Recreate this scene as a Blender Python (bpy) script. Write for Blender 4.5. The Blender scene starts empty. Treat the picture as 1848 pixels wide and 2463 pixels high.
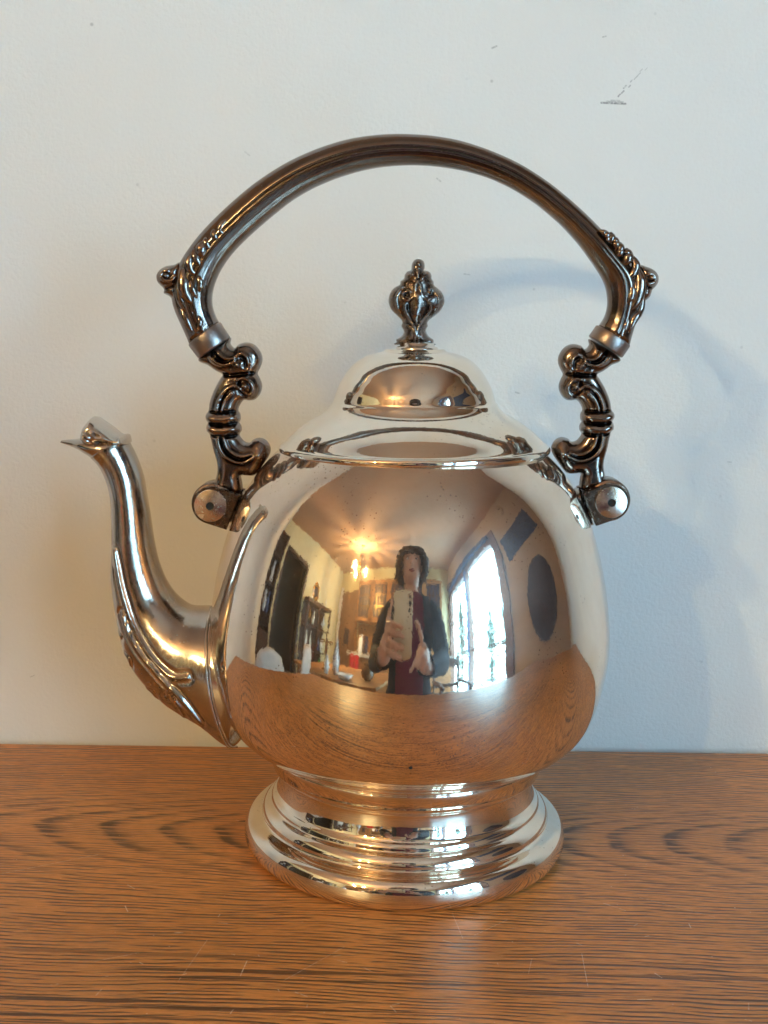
import bpy, math, random
import numpy as np
from mathutils import Vector, Matrix
from mathutils.geometry import delaunay_2d_cdt
S=bpy.context.scene; R=math.radians
LAMP=13000.; SKY=30.6
# ------------------------------------------------------------------ camera, world, exposure
cam=bpy.data.cameras.new('camera'); camo=bpy.data.objects.new('camera',cam); S.collection.objects.link(camo); S.camera=camo
CAM=Vector((-.0053,-.4512,.2079)); PITCH,ROLL,YAW=.1647,.0210,-.0121
fw=Vector((math.sin(YAW)*math.cos(PITCH),math.cos(YAW)*math.cos(PITCH),-math.sin(PITCH)))
rt=Vector((math.cos(YAW),-math.sin(YAW),0)); up=rt.cross(fw)
rt2=math.cos(ROLL)*rt+math.sin(ROLL)*up; up2=-math.sin(ROLL)*rt+math.cos(ROLL)*up
M=Matrix((rt2,up2,-fw)).transposed().to_4x4(); M.translation=CAM; camo.matrix_world=M
cam.sensor_fit='VERTICAL'; cam.sensor_height=24; cam.lens=24*2858.5/2463; cam.clip_start=.02; cam.clip_end=300
cam.dof.use_dof=False
w=bpy.data.worlds.new('World'); S.world=w; w.use_nodes=True
wt=w.node_tree; bg=wt.nodes['Background']
# overcast sky: same colour all round, brighter towards the zenith
tc=wt.nodes.new('ShaderNodeTexCoord'); sxz=wt.nodes.new('ShaderNodeSeparateXYZ'); wt.links.new(tc.outputs['Generated'],sxz.inputs[0])
mr=wt.nodes.new('ShaderNodeMapRange'); wt.links.new(sxz.outputs[2],mr.inputs[0]); mr.inputs[1].default_value=0; mr.inputs[2].default_value=1; mr.inputs[3].default_value=SKY*.40; mr.inputs[4].default_value=SKY*1.2; wt.links.new(mr.outputs[0],bg.inputs[1])
bg.inputs[0].default_value=(.38,.70,.98,1);
S.view_settings.view_transform='Standard'; S.view_settings.look='None'; S.view_settings.exposure=0; S.view_settings.gamma=1
try:
    S.cycles.use_denoising=True; S.cycles.max_bounces=10; S.cycles.diffuse_bounces=5; S.cycles.glossy_bounces=8
    S.cycles.sample_clamp_indirect=30; S.cycles.blur_glossy=.6; S.cycles.caustics_reflective=True; S.cycles.caustics_refractive=False
except Exception: pass
ARM = [(-81.9,190.19),(-78.4,187.52),(-75.44,185.56),(-73.03,184.25),(-73.96,182.47),(-75.45,179.85),(-76.95,176.49),(-77.89,173.51),(-78.38,170.34),(-79.21,169.21),(-79.51,168.09),(-79.22,166.79),(-78.55,165.76),(-79.04,164.93),(-79.23,163.73),(-78.86,162.5),(-78.04,161.59),(-77.37,159.36),(-76.45,155.25),(-75.34,151.51),(-74.97,148.5),(-75.35,145.66),(-75.92,142.05),(-74.05,139.05),(-67.27,138.45),(-65.31,140.77),(-65.58,144.18),(-65.77,145.88),(-62.76,145.76),(-60.89,145.99),(-59.39,147.34),(-57.52,150.03),(-55.29,153.47),(-54.48,156.12),(-55.13,158.35),(-56.82,160),(-59.06,160.51),(-61.3,159.71),(-62.42,158.57),(-64.29,158.9),(-65.78,160.36),(-66.46,161.77),(-65.71,162.98),(-65.64,164.48),(-66.09,165.59),(-66.61,166.21),(-66.09,167.26),(-66.02,168.75),(-66.35,169.86),(-66.91,170.59),(-66.73,171.9),(-65.8,173.77),(-64.68,174.83),(-62.82,174.65),(-60.78,174.99),(-59.11,176.51),(-58.08,178.75),(-57.94,180.97),(-58.77,183.16),(-59.63,184.98),(-58.78,186.84),(-57.87,189.42),(-58.06,191.98),(-59.55,194.51),(-61.76,196.1),(-64.35,196.41),(-66.93,195.63),(-68.33,194.25),(-69.88,195.75),(-70.62,197.92)]
ARM_EYE = [(-76.13,135.39)]
ARM_STROKES = [([(-75.23,195.09),(-73.21,192.03),(-70.99,190.43),(-68.03,190.49)],0.9,0.55),
 ([(-77.83,192.3),(-75.8,189.41),(-72.47,188.01),(-69.51,188.44),(-67.85,189.58)],0.9,0.55),
 ([(-76.53,193.6),(-74.5,190.54),(-72.1,189.19),(-68.4,189.75)],-0.8,0.5),
 ([(-67.74,190.86),(-66.19,192.25),(-64.34,192.22),(-62.86,190.78),(-62.41,188.78)],0.8,0.45),
 ([(-65.08,190.74),(-63.6,189.67),(-63.59,187.47)],-0.7,0.5),
 ([(-66.63,188.32),(-66.48,188.21)],1.3,0.9),
 ([(-72.48,184.52),(-68.77,184.23),(-64.33,184.88),(-59.89,185.09)],-1.2,0.6),
 ([(-66.18,182.82),(-63.95,183.23),(-61.91,181.99),(-60.68,179.8),(-61.16,177.58),(-62.46,176.62)],0.8,0.45),
 ([(-63.95,180.47),(-63.58,180.03)],1.5,1),
 ([(-65.81,181.17),(-65.8,178.21),(-64.32,176.77)],-0.7,0.5),
 ([(-65.43,179.15),(-67.29,180.4),(-69.89,179.6),(-72.12,177.34),(-73.79,173.97),(-74.55,170.43)],1,0.55),
 ([(-68.77,177.78),(-71,175.14),(-72.12,172.52),(-72.68,170.47)],0.8,0.5),
 ([(-71.74,177.35),(-73.24,174.35),(-73.61,170.45)],-0.7,0.45),
 ([(-79.4,168.09),(-72.69,167.49),(-65.98,168.64)],0.9,1.3),
 ([(-79.23,163.73),(-72.69,163.2),(-65.64,164.48)],0.9,1.3),
 ([(-78.66,165.76),(-72.5,165.44),(-66.54,166.25)],-1.3,0.5),
 ([(-78.38,170.34),(-72.68,170.17),(-66.84,170.78)],-1.2,0.5),
 ([(-78.12,161.4),(-72.51,161.04),(-66.46,161.54)],-1.2,0.5),
 ([(-74.01,160.93),(-73.26,157.2),(-71.21,153.86),(-68.02,151.86),(-64.28,151.57),(-60.72,153.53)],1.1,0.6),
 ([(-71.76,160.98),(-70.64,157.44),(-68.21,154.87),(-65.03,153.81),(-61.28,154.54)],0.9,0.5),
 ([(-72.88,160.95),(-72.07,157.3),(-69.71,154.27),(-65.78,152.67),(-61.28,153.9)],-0.9,0.5),
 ([(-58.66,154.14),(-58.29,153.78)],1.2,1.6),
 ([(-77.37,160.48),(-75.89,154.88),(-74.4,150.4),(-74.22,145.12)],0.6,0.5)]
PLATE = [(-65.2,139.44),(-69.53,141.43),(-74.42,143.14),(-77.43,142.31),(-80.26,140.62),(-82.15,137.91),(-82.92,135.04),(-82.18,132.57),(-79.92,130.14),(-75.2,128.15),(-70.29,126.15)]
RIVET = [(-76.13,135.39),(-69.91,135.53)]
BLOCK = [(-65.31,139.56),(-63.88,139.59),(-62.37,137.99),(-60.29,135.75),(-60.66,132.88),(-61.79,129.8),(-63.86,126.3),(-66.13,125.02),(-68.4,125.43),(-70.36,126.15),(-67.83,132.72)]
BOSS = [(-62.73,131.88),(-64.24,128.21),(-60.66,132.5)]
GRIP_O = [(-85.36,195.39),(-87.56,200.57),(-90.05,205.61),(-92.05,210.86),(-92.2,216.38),(-90.6,221.74),(-88.08,226.73),(-84.9,231.36),(-81.4,235.77),(-77.54,239.85),(-73.54,243.8),(-69.39,247.58),(-65.12,251.25),(-60.75,254.79),(-56.07,257.9),(-51.35,260.96),(-46.4,263.6),(-41.28,265.93),(-36.07,268.01),(-30.72,269.76),(-25.3,271.2),(-19.75,272.1),(-14.17,272.77),(-8.56,273.08),(-2.94,272.99),(2.68,272.82),(8.26,272.1),(13.82,271.29),(19.23,269.77),(24.62,268.17),(29.86,266.12),(35.06,263.99),(40.01,261.34),(44.84,258.46),(49.53,255.38),(53.97,251.93),(58.41,248.47),(62.62,244.76),(66.78,240.97),(70.69,236.93),(74.55,232.84),(78.32,228.66),(82.52,224.97),(84.27,220.22),(83.45,214.67),(82.3,209.17),(80.95,203.71),(79.78,198.21)]
GRIP_I = [(-74.31,203.62),(-76.39,207.49),(-77.1,211.86),(-76.39,216.22),(-74.92,220.41),(-72.78,224.31),(-70.23,227.94),(-67.3,231.27),(-64.12,234.37),(-60.87,237.41),(-57.51,240.31),(-54.1,243.17),(-50.65,245.96),(-47.13,248.68),(-43.35,251.02),(-39.48,253.2),(-35.42,255.01),(-31.35,256.79),(-27.12,258.15),(-22.89,259.51),(-18.56,260.49),(-14.19,261.31),(-9.78,261.78),(-5.35,262.1),(-0.91,262.19),(3.53,262.01),(7.96,261.65),(12.37,261.09),(16.74,260.3),(21.05,259.23),(25.33,258.06),(29.43,256.33),(33.52,254.6),(37.38,252.4),(41.24,250.19),(44.88,247.65),(48.38,244.92),(51.88,242.18),(55.05,239.06),(58.22,235.94),(61.11,232.58),(63.83,229.06),(66.52,225.53),(69.06,221.88),(70.57,217.71),(71.05,213.3),(70.47,208.92),(68.06,205.3)]
FERR_L = [(-85.53,195.31),(-74.19,203.75),(-81.43,190.03),(-70.25,197.68)]
FERR_R = [(79.88,198.48),(67.78,205.56),(76.89,193.78),(64.87,201.16)]
SPUR_L = [(-88.47,225.25),(-90.95,224.59),(-94.25,223.92),(-96.53,222.47),(-97.67,220.42),(-97.2,218.01),(-94.95,215.62),(-94.97,214),(-92.7,212.82),(-89.83,209.63),(-88.97,213.31),(-87.69,219.41)]
SPUR_LS = [([(-89.75,220.18),(-91,218.54),(-93.48,218.49),(-95.11,220.07),(-94.48,221.9),(-92.41,222.35)],0.9,0.5),
 ([(-93.46,220.51),(-93.25,220.31)],1,0.6),
 ([(-94.96,214.81),(-91.84,216.09),(-88.94,216.96)],-0.8,0.5)]
SPUR_R = [(81.87,227.62),(84.6,227.41),(87.65,226.14),(89.24,224.03),(89.27,221.63),(88.28,220),(87.26,218.91),(86.58,216.48),(84.78,214.56),(83.33,211.29),(82.27,215.58),(81.37,222)]
SPUR_RS = [([(83.27,222.04),(84.96,221),(87.1,221.58),(87.43,223.46),(86.1,224.77),(84.76,224.48)],0.9,0.5),
 ([(86.08,223.27),(86.25,223.17)],1,0.6),
 ([(87.24,219.17),(85.04,219.67),(82.85,219.89)],-0.8,0.5)]
LOBES_L = [([(-70.35,241.01),(-72.39,238.59),(-72.81,236.58),(-70.76,235.43)],0.9),
 ([(-75.26,237.33),(-74.86,234.94),(-73.43,233.57)],1.1),
 ([(-78.14,234.48),(-77.74,231.69),(-75.9,230.52)],1.2),
 ([(-78.97,232.86),(-79.8,229.64),(-79.2,226.84)],1.7),
 ([(-82.68,230.39),(-81.87,226.79),(-79.62,223.61)],1.3),
 ([(-83.1,228.77),(-84.35,225.53),(-83.54,222.32),(-81.28,220.75)],1.3),
 ([(-86.63,223.47),(-86.46,217.82),(-85.66,213.78),(-82.78,210.18)],1.9),
 ([(-88.09,220.21),(-87.94,212.92),(-85.28,208.09),(-81.97,206.53)],1.2),
 ([(-80.87,220.76),(-80.27,217.94),(-80.9,214.28)],1.1),
 ([(-83.97,219.08),(-83.17,215.46),(-81.12,212.25)],1.2),
 ([(-81.97,206.53),(-80.33,203.7),(-81.59,199.99)],1),
 ([(-87.35,208.87),(-85.72,204.82),(-83.25,199.96)],1.1)]
LOBES_R = [([(65.52,239.77),(68.3,238.24),(68.98,235.6)],1),
 ([(69.87,239.32),(70.25,237.22),(69.26,235.34)],1.1),
 ([(71.3,237.77),(72.01,234.6),(71.83,232.74)],1.2),
 ([(73.57,235.69),(73.74,232.51),(72.5,230.36)],1.2),
 ([(75.58,233.61),(76.56,230.44),(74.84,227.21)],1.6),
 ([(78.16,231.01),(79.72,227.31),(78.26,224.08),(76.15,222.97)],1.3),
 ([(80.29,226.79),(81.7,220.94),(80.42,214.47),(77.87,211.18)],1.9),
 ([(78.14,221.4),(78.64,217.12),(76.95,213.05)],1.2),
 ([(80.01,221.97),(80.3,216.62),(78.33,212.81)],1.2),
 ([(82.91,218.82),(82.72,212.36),(80.23,207.99),(78.31,203.07)],1.3),
 ([(77.99,209.02),(77.07,205.76),(76.15,202.48)],1)]
SPOUT_L = [(-62.23,45.28),(-68.85,38.81),(-80.63,46.72),(-94.07,54.34),(-104.97,64.53),(-110.93,74.46),(-113.79,86.26),(-115.17,94.3),(-116.09,104.77),(-115.7,117.01),(-115.64,127.94),(-115.98,135.77),(-117.36,142.33),(-119.93,147.95),(-123.12,151.45),(-125.46,153.06),(-127.8,154.49),(-131.03,155.72),(-135.03,156.94)]
SPOUT_R = [(-68.37,89.25),(-74.4,93.26),(-79.84,93.31),(-86.48,93.77),(-91.87,98.27),(-95.56,104.03),(-98.25,111.33),(-99.79,118.61),(-100.79,125.87),(-101.73,132.49),(-102.67,138.48),(-103.66,144.44),(-105.54,150.36),(-107.84,155.53),(-110.85,159.73),(-117.35,159.58),(-123.85,159.44),(-128.6,158.56),(-134.54,157.84)]
MOUTH = [(-126.34,159.38),(-126.05,161.75),(-124.94,164.13),(-121.93,167.26),(-119.01,165.74),(-115.51,163.46),(-112.02,160.76),(-110.24,160.8),(-109.2,159.76),(-108.53,157.12),(-110.9,156.77),(-113.26,156.95),(-116.2,157.54),(-119.77,156.57),(-123.03,156.38),(-125.07,157.63)]
MOUTH_S = [([(-126.3,161.15),(-125.06,158.23),(-123.02,156.79)],0.7,0.7),
 ([(-124.66,163.25),(-123.23,161.22),(-121.77,160.07)],0.8,0.6),
 ([(-120.85,161.86),(-119.12,159.84),(-116.17,159.61),(-114.42,158.17)],0.6,0.5),
 ([(-116.17,159.31),(-113.24,158.19),(-110.28,158.26)],0.9,0.7),
 ([(-110.44,159.73),(-110.26,159.62)],1.4,0.9),
 ([(-124.4,161.79),(-121.5,158.9),(-116.79,158.11)],-0.7,0.5),
 ([(-121.39,164.8),(-115.54,161.98),(-112.03,159.7)],-0.5,1)]
CREASE = [[(-113,117.08),(-111.71,111),(-110.48,104.9),(-108.76,98.78),(-106.14,91.42),(-102.3,84.06),(-97.51,77.93),(-92.68,73.66),(-87.83,71.27),(-82.96,72.02)],
 [(-109.45,93.2),(-106.53,85.2),(-102.36,79.06),(-97.55,74.17),(-92.72,69.26),(-87.88,64.96),(-83.63,60.01),(-79.08,52.82)],
 [(-92.12,68.64),(-89.71,64.29),(-87.3,59.92),(-85.98,55.51),(-86.43,52.31),(-88.58,51.62),(-92.86,53.42)],
 [(-92.73,68.63),(-91.05,65.51),(-91.25,62.35),(-92.42,62)],
 [(-113.52,84.4),(-111.41,83.21)],
 [(-110.17,76.36),(-107.88,75.16),(-107.56,72.03)],
 [(-101.33,62.72),(-98.89,62.15),(-97.7,59.01)],
 [(-111.78,137.67),(-110.72,129.26),(-110.9,117.13),(-110.39,111.03)]]
SEAM = [(-76.93,94.62),(-76.71,87.18),(-75.94,80.97),(-75.05,72.22),(-73.85,64.69),(-72.34,57.13),(-70.51,49.54),(-68.05,38.06)]
FIN = [(-0.47,228.54),(0.75,228.3),(1.7,227.58),(2.07,226.32),(2.04,225.22),(1.69,224.39),(2.44,224.31),(3.37,224.15),(4.33,223.35),(4.73,222.16),(4.71,221.52),(5.43,220.35),(5.79,218.98),(7.09,217.99),(8.81,216.38),(9.72,214.19),(9.59,211.97),(8.44,209.73),(6.43,207.84),(4.23,206.13),(3.6,205),(3.82,203.9),(3.2,202.58),(3.42,201.29),(4.49,199.91),(6.02,198.92),(6.11,197.62),(6.13,197.06),(-7.86,196.77),(-7.82,197.7),(-7.9,198.82),(-6.51,199.5),(-5.4,200.73),(-5.15,202.04),(-6.13,203.69),(-5.79,204.99),(-6.28,206.1),(-7.81,207.55),(-9.73,209.36),(-10.9,211.55),(-11.1,213.76),(-10.44,216.17),(-8.8,218.04),(-7.04,218.99),(-6.79,220.28),(-5.51,221.32),(-5.35,222.51),(-4.45,223.81),(-3.06,224.29),(-2.89,224.94),(-2.74,226.58),(-1.85,228.06)]
FIN_S = [([(-0.33,214.35),(-0.22,211.22),(-0.37,208.26)],1.3,2.3),
 ([(-0.44,220.23),(-1.34,218.74),(-1.46,216.17),(-2.72,213.93),(-4.57,213.16),(-5.91,214.23),(-5.75,215.71),(-4.65,216.47)],0.8,0.38),
 ([(-0.44,220.23),(0.53,218.78),(0.97,216.22),(2.15,214.03),(3.66,213.51),(4.75,214.64),(4.71,215.92),(3.95,216.46)],0.8,0.38),
 ([(-0.5,200.27),(-1.14,203.05),(-3.1,206.35),(-4.67,209.46),(-5.1,211.85)],1,0.5),
 ([(-0.22,200.28),(0.53,204.01),(2.7,207.21),(4.23,209.65),(4.54,212.05)],1,0.5),
 ([(-0.98,204.35),(-2.35,206.55),(-3.37,209.86),(-3.24,212.45),(-1.99,214.68)],-0.55,0.5),
 ([(0.14,204.38),(1.77,206.82),(2.91,209.99),(2.75,212.57),(1.38,214.75)],-0.55,0.5),
 ([(-5.91,206.1),(-7.09,208.86),(-8.09,211.61),(-8.15,214.37),(-6.53,217.17),(-4.67,217.39),(-3.15,216.31)],0.8,0.4),
 ([(4.41,206.32),(6.4,209.14),(7.44,211.93),(7.37,214.69),(5.8,217.05),(4.11,217.38)],0.8,0.4),
 ([(-4.62,215.36),(-4.05,214.82)],-1,0.6),
 ([(4.55,215),(5.1,215.56)],-1,0.6),
 ([(-0.81,197.29),(-1.08,200.63),(-2.46,203.21),(-4.73,203.9)],0.8,0.45),
 ([(0.14,197.31),(0.61,200.67),(1.49,203.29),(3.53,204.08)],0.8,0.45),
 ([(-3.64,197.79),(-2.18,199.49),(-2.04,201.73)],0.7,0.4),
 ([(3.32,197.93),(1.58,199.57),(1.15,201.8)],0.7,0.4),
 ([(-0.77,225.71),(-0.66,225.16)],-1,0.6),
 ([(-1.47,223.87),(-0.46,220.96)],-0.8,0.3),
 ([(0.58,223.91),(-0.09,220.97)],-0.8,0.3),
 ([(-4.41,222.35),(-2.93,222.74),(-1.41,221.67)],0.35,0.4),
 ([(-6.23,220.11),(-4.38,221.06),(-2.12,220.19)],0.35,0.4),
 ([(3.78,222.88),(2.29,222.66),(1.02,221.36)],0.35,0.4),
 ([(5.15,220.34),(3.08,221.03),(1.25,219.89)],0.35,0.4)]
MIR = (-0.9666,-0.06213,-0.06213,0.9666,9.337,4.579)

def A(x): return np.array(x,float)*.001
# ------------------------------------------------------------------ materials
def nm(name):
    m=bpy.data.materials.new(name); m.use_nodes=True; nt=m.node_tree; b=nt.nodes['Principled BSDF']; return m,nt,b
def N(nt,t,**k):
    n=nt.nodes.new(t)
    for a,v in k.items():
        if a.startswith('i_'): n.inputs[int(a[2:]) if a[2:].isdigit() else a[2:]].default_value=v
        else: setattr(n,a,v)
    return n
def math_(nt,op,a,b=None,c=None,clamp=False):
    n=nt.nodes.new('ShaderNodeMath'); n.operation=op; n.use_clamp=clamp
    for i,v in enumerate((a,b,c)):
        if v is None: continue
        if isinstance(v,(int,float)): n.inputs[i].default_value=v
        else: nt.links.new(v,n.inputs[i])
    return n.outputs[0]
def mixc(nt,f,a,b,mode='MIX'):
    n=nt.nodes.new('ShaderNodeMix'); n.data_type='RGBA'; n.blend_type=mode
    for i,v in ((0,f),(6,a),(7,b)):
        if isinstance(v,(int,float)): n.inputs[i].default_value=v
        elif isinstance(v,tuple): n.inputs[i].default_value=(*v,1)
        else: nt.links.new(v,n.inputs[i])
    return n.outputs[2]
def obco(nt,scale=None,src='Object'):
    t=nt.nodes.new('ShaderNodeTexCoord'); o=t.outputs[src]
    if scale:
        mp=nt.nodes.new('ShaderNodeMapping'); nt.links.new(o,mp.inputs[0]); mp.inputs['Scale'].default_value=scale; o=mp.outputs[0]
    return o
def noise(nt,vec,scale,detail=3,rough=.5,dist=0):
    n=nt.nodes.new('ShaderNodeTexNoise'); nt.links.new(vec,n.inputs['Vector']); n.inputs['Scale'].default_value=scale; n.inputs['Detail'].default_value=detail; n.inputs['Roughness'].default_value=rough; n.inputs['Distortion'].default_value=dist
    return n.outputs[0]
def ramp(nt,v,a,b,lo=0.,hi=1.):
    n=nt.nodes.new('ShaderNodeMapRange'); nt.links.new(v,n.inputs[0]); n.inputs[1].default_value=a; n.inputs[2].default_value=b; n.inputs[3].default_value=lo; n.inputs[4].default_value=hi
    return n.outputs[0]
def bump(nt,b,h,dist,strength=1.):
    n=nt.nodes.new('ShaderNodeBump'); nt.links.new(h,n.inputs['Height']); n.inputs['Distance'].default_value=dist; n.inputs['Strength'].default_value=strength; nt.links.new(n.outputs[0],b.inputs['Normal'])
def segmask(nt,X,Y,segs,noisev=None):
    """union mask of thin line segments ((ax,ay),(bx,by),width,strength) in metres"""
    out=None
    for (ax,ay),(bx,by),wd,st in segs:
        dx,dy=bx-ax,by-ay; L2=dx*dx+dy*dy
        px=math_(nt,'SUBTRACT',X,ax); py=math_(nt,'SUBTRACT',Y,ay)
        t=math_(nt,'ADD',math_(nt,'MULTIPLY',px,dx/L2),math_(nt,'MULTIPLY',py,dy/L2))
        t=math_(nt,'MINIMUM',math_(nt,'MAXIMUM',t,0.),1.)
        ex=math_(nt,'SUBTRACT',px,math_(nt,'MULTIPLY',t,dx)); ey=math_(nt,'SUBTRACT',py,math_(nt,'MULTIPLY',t,dy))
        d=math_(nt,'SQRT',math_(nt,'ADD',math_(nt,'MULTIPLY',ex,ex),math_(nt,'MULTIPLY',ey,ey)))
        m=ramp(nt,d,wd,wd*.35,0,st)
        out=m if out is None else math_(nt,'MAXIMUM',out,m)
    if noisev is not None: out=math_(nt,'MULTIPLY',out,noisev)
    return out
def plain(name,col,rough=.6,metal=0.,var=.12,scale=30,spec=.5,bmp=0):
    m,nt,b=nm(name); o=obco(nt)
    n=noise(nt,o,scale,4)
    c=mixc(nt,ramp(nt,n,.3,.7),tuple(max(0,x*(1-var)) for x in col),tuple(min(1,x*(1+var)) for x in col))
    nt.links.new(c,b.inputs['Base Color']); b.inputs['Roughness'].default_value=rough; b.inputs['Metallic'].default_value=metal; b.inputs['Specular IOR Level'].default_value=spec
    if bmp: bump(nt,b,n,bmp)
    return m
def metal(name,col,dark,rough,rvar,cav=0.,spots=.5,wear=.3,band=None,haze=0.):
    m,nt,b=nm(name); o=obco(nt)
    b.inputs['Metallic'].default_value=1
    n1=noise(nt,o,38,5,.6); n2=noise(nt,o,420,3,.6); n3=noise(nt,o,48,3,.6)
    base=mixc(nt,math_(nt,'MULTIPLY',ramp(nt,n1,.46,.72),wear),col,tuple(c*d for c,d in zip(col,(.86,.74,.58))))
    n5=noise(nt,o,13,4,.62,.6); base=mixc(nt,math_(nt,'MULTIPLY',ramp(nt,n5,.48,.66),wear*.8),base,tuple(c*d for c,d in zip(col,(.93,.80,.70))))
    # small tarnish pits, clustered
    vo=nt.nodes.new('ShaderNodeTexVoronoi'); nt.links.new(o,vo.inputs['Vector']); vo.inputs['Scale'].default_value=620
    pit=math_(nt,'MULTIPLY',ramp(nt,vo.outputs['Distance'],.19,.10),ramp(nt,n3,.53,.63))
    base=mixc(nt,math_(nt,'MULTIPLY',pit,spots),base,dark)
    if band:   # brown tarnish left under the lid where the polishing cloth misses
        sz=nt.nodes.new('ShaderNodeSeparateXYZ'); nt.links.new(o,sz.inputs[0]); n6=noise(nt,o,70,5,.7)
        tb=math_(nt,'MULTIPLY',ramp(nt,math_(nt,'ADD',sz.outputs[2],math_(nt,'MULTIPLY',math_(nt,'SUBTRACT',n6,.5),.05)),*band),ramp(nt,n5,.30,.55,.35,1))
        base=mixc(nt,math_(nt,'MULTIPLY',tb,.55),base,tuple(c*d for c,d in zip(col,(.78,.62,.50))))
        pit=math_(nt,'MAXIMUM',pit,math_(nt,'MULTIPLY',ramp(nt,vo.outputs['Distance'],.22,.10),math_(nt,'MULTIPLY',ramp(nt,n6,.50,.60),tb)))
        base=mixc(nt,math_(nt,'MULTIPLY',pit,spots*.7),base,dark)
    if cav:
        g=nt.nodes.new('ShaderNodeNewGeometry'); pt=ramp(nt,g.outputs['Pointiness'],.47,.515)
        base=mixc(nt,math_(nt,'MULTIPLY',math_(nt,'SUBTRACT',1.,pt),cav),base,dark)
    nt.links.new(base,b.inputs['Base Color'])
    r=math_(nt,'ADD',math_(nt,'ADD',ramp(nt,n2,.35,.7,rough,rough+rvar),ramp(nt,n5,.5,.7,0,rvar*.6)),math_(nt,'MULTIPLY',pit,.25))
    nt.links.new(r,b.inputs['Roughness'])
    # fine polishing scratches
    mp=nt.nodes.new('ShaderNodeMapping'); nt.links.new(o,mp.inputs[0]); mp.inputs['Scale'].default_value=(900,900,60); mp.inputs['Rotation'].default_value=(.5,.3,.2)
    sc=noise(nt,mp.outputs[0],1,2,.5)
    h=math_(nt,'ADD',math_(nt,'MULTIPLY',sc,.4),n2)
    bump(nt,b,h,.000012 if rough<.08 else .00006)
    if haze:
        out=nt.nodes['Material Output']; hz=N(nt,'ShaderNodeBsdfAnisotropic') if False else N(nt,'ShaderNodeBsdfGlossy'); hz.inputs['Roughness'].default_value=.42; hz.inputs['Color'].default_value=(.92,.76,.70,1)
        mx=N(nt,'ShaderNodeMixShader'); sm=noise(nt,o,22,5,.65,.8); nt.links.new(ramp(nt,sm,.36,.68,haze*.45,haze*1.6),mx.inputs[0]); nt.links.new(b.outputs[0],mx.inputs[1]); nt.links.new(hz.outputs[0],mx.inputs[2]); nt.links.new(mx.outputs[0],out.inputs[0])
    return m
SILVER=metal('polished_silver',(.875,.80,.69),(.22,.13,.08),.022,.018,spots=.9,wear=.45,haze=.05); BODYM=metal('polished_silver_body',(.875,.795,.68),(.22,.13,.08),.022,.018,spots=1.,wear=.55,band=(.118,.156),haze=.095)
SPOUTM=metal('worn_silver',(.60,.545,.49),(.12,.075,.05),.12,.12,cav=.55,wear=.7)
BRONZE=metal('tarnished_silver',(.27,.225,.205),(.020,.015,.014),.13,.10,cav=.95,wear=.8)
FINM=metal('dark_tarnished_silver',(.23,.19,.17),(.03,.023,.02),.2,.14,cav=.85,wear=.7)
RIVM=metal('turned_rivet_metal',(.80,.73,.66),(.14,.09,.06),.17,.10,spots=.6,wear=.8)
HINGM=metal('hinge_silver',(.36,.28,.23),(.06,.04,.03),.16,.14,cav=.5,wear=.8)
FERM=metal('tarnished_collar',(.33,.28,.265),(.03,.022,.02),.30,.12,wear=.8)
HOLE=plain('hole_black',(.01,.009,.008),.8)
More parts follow.
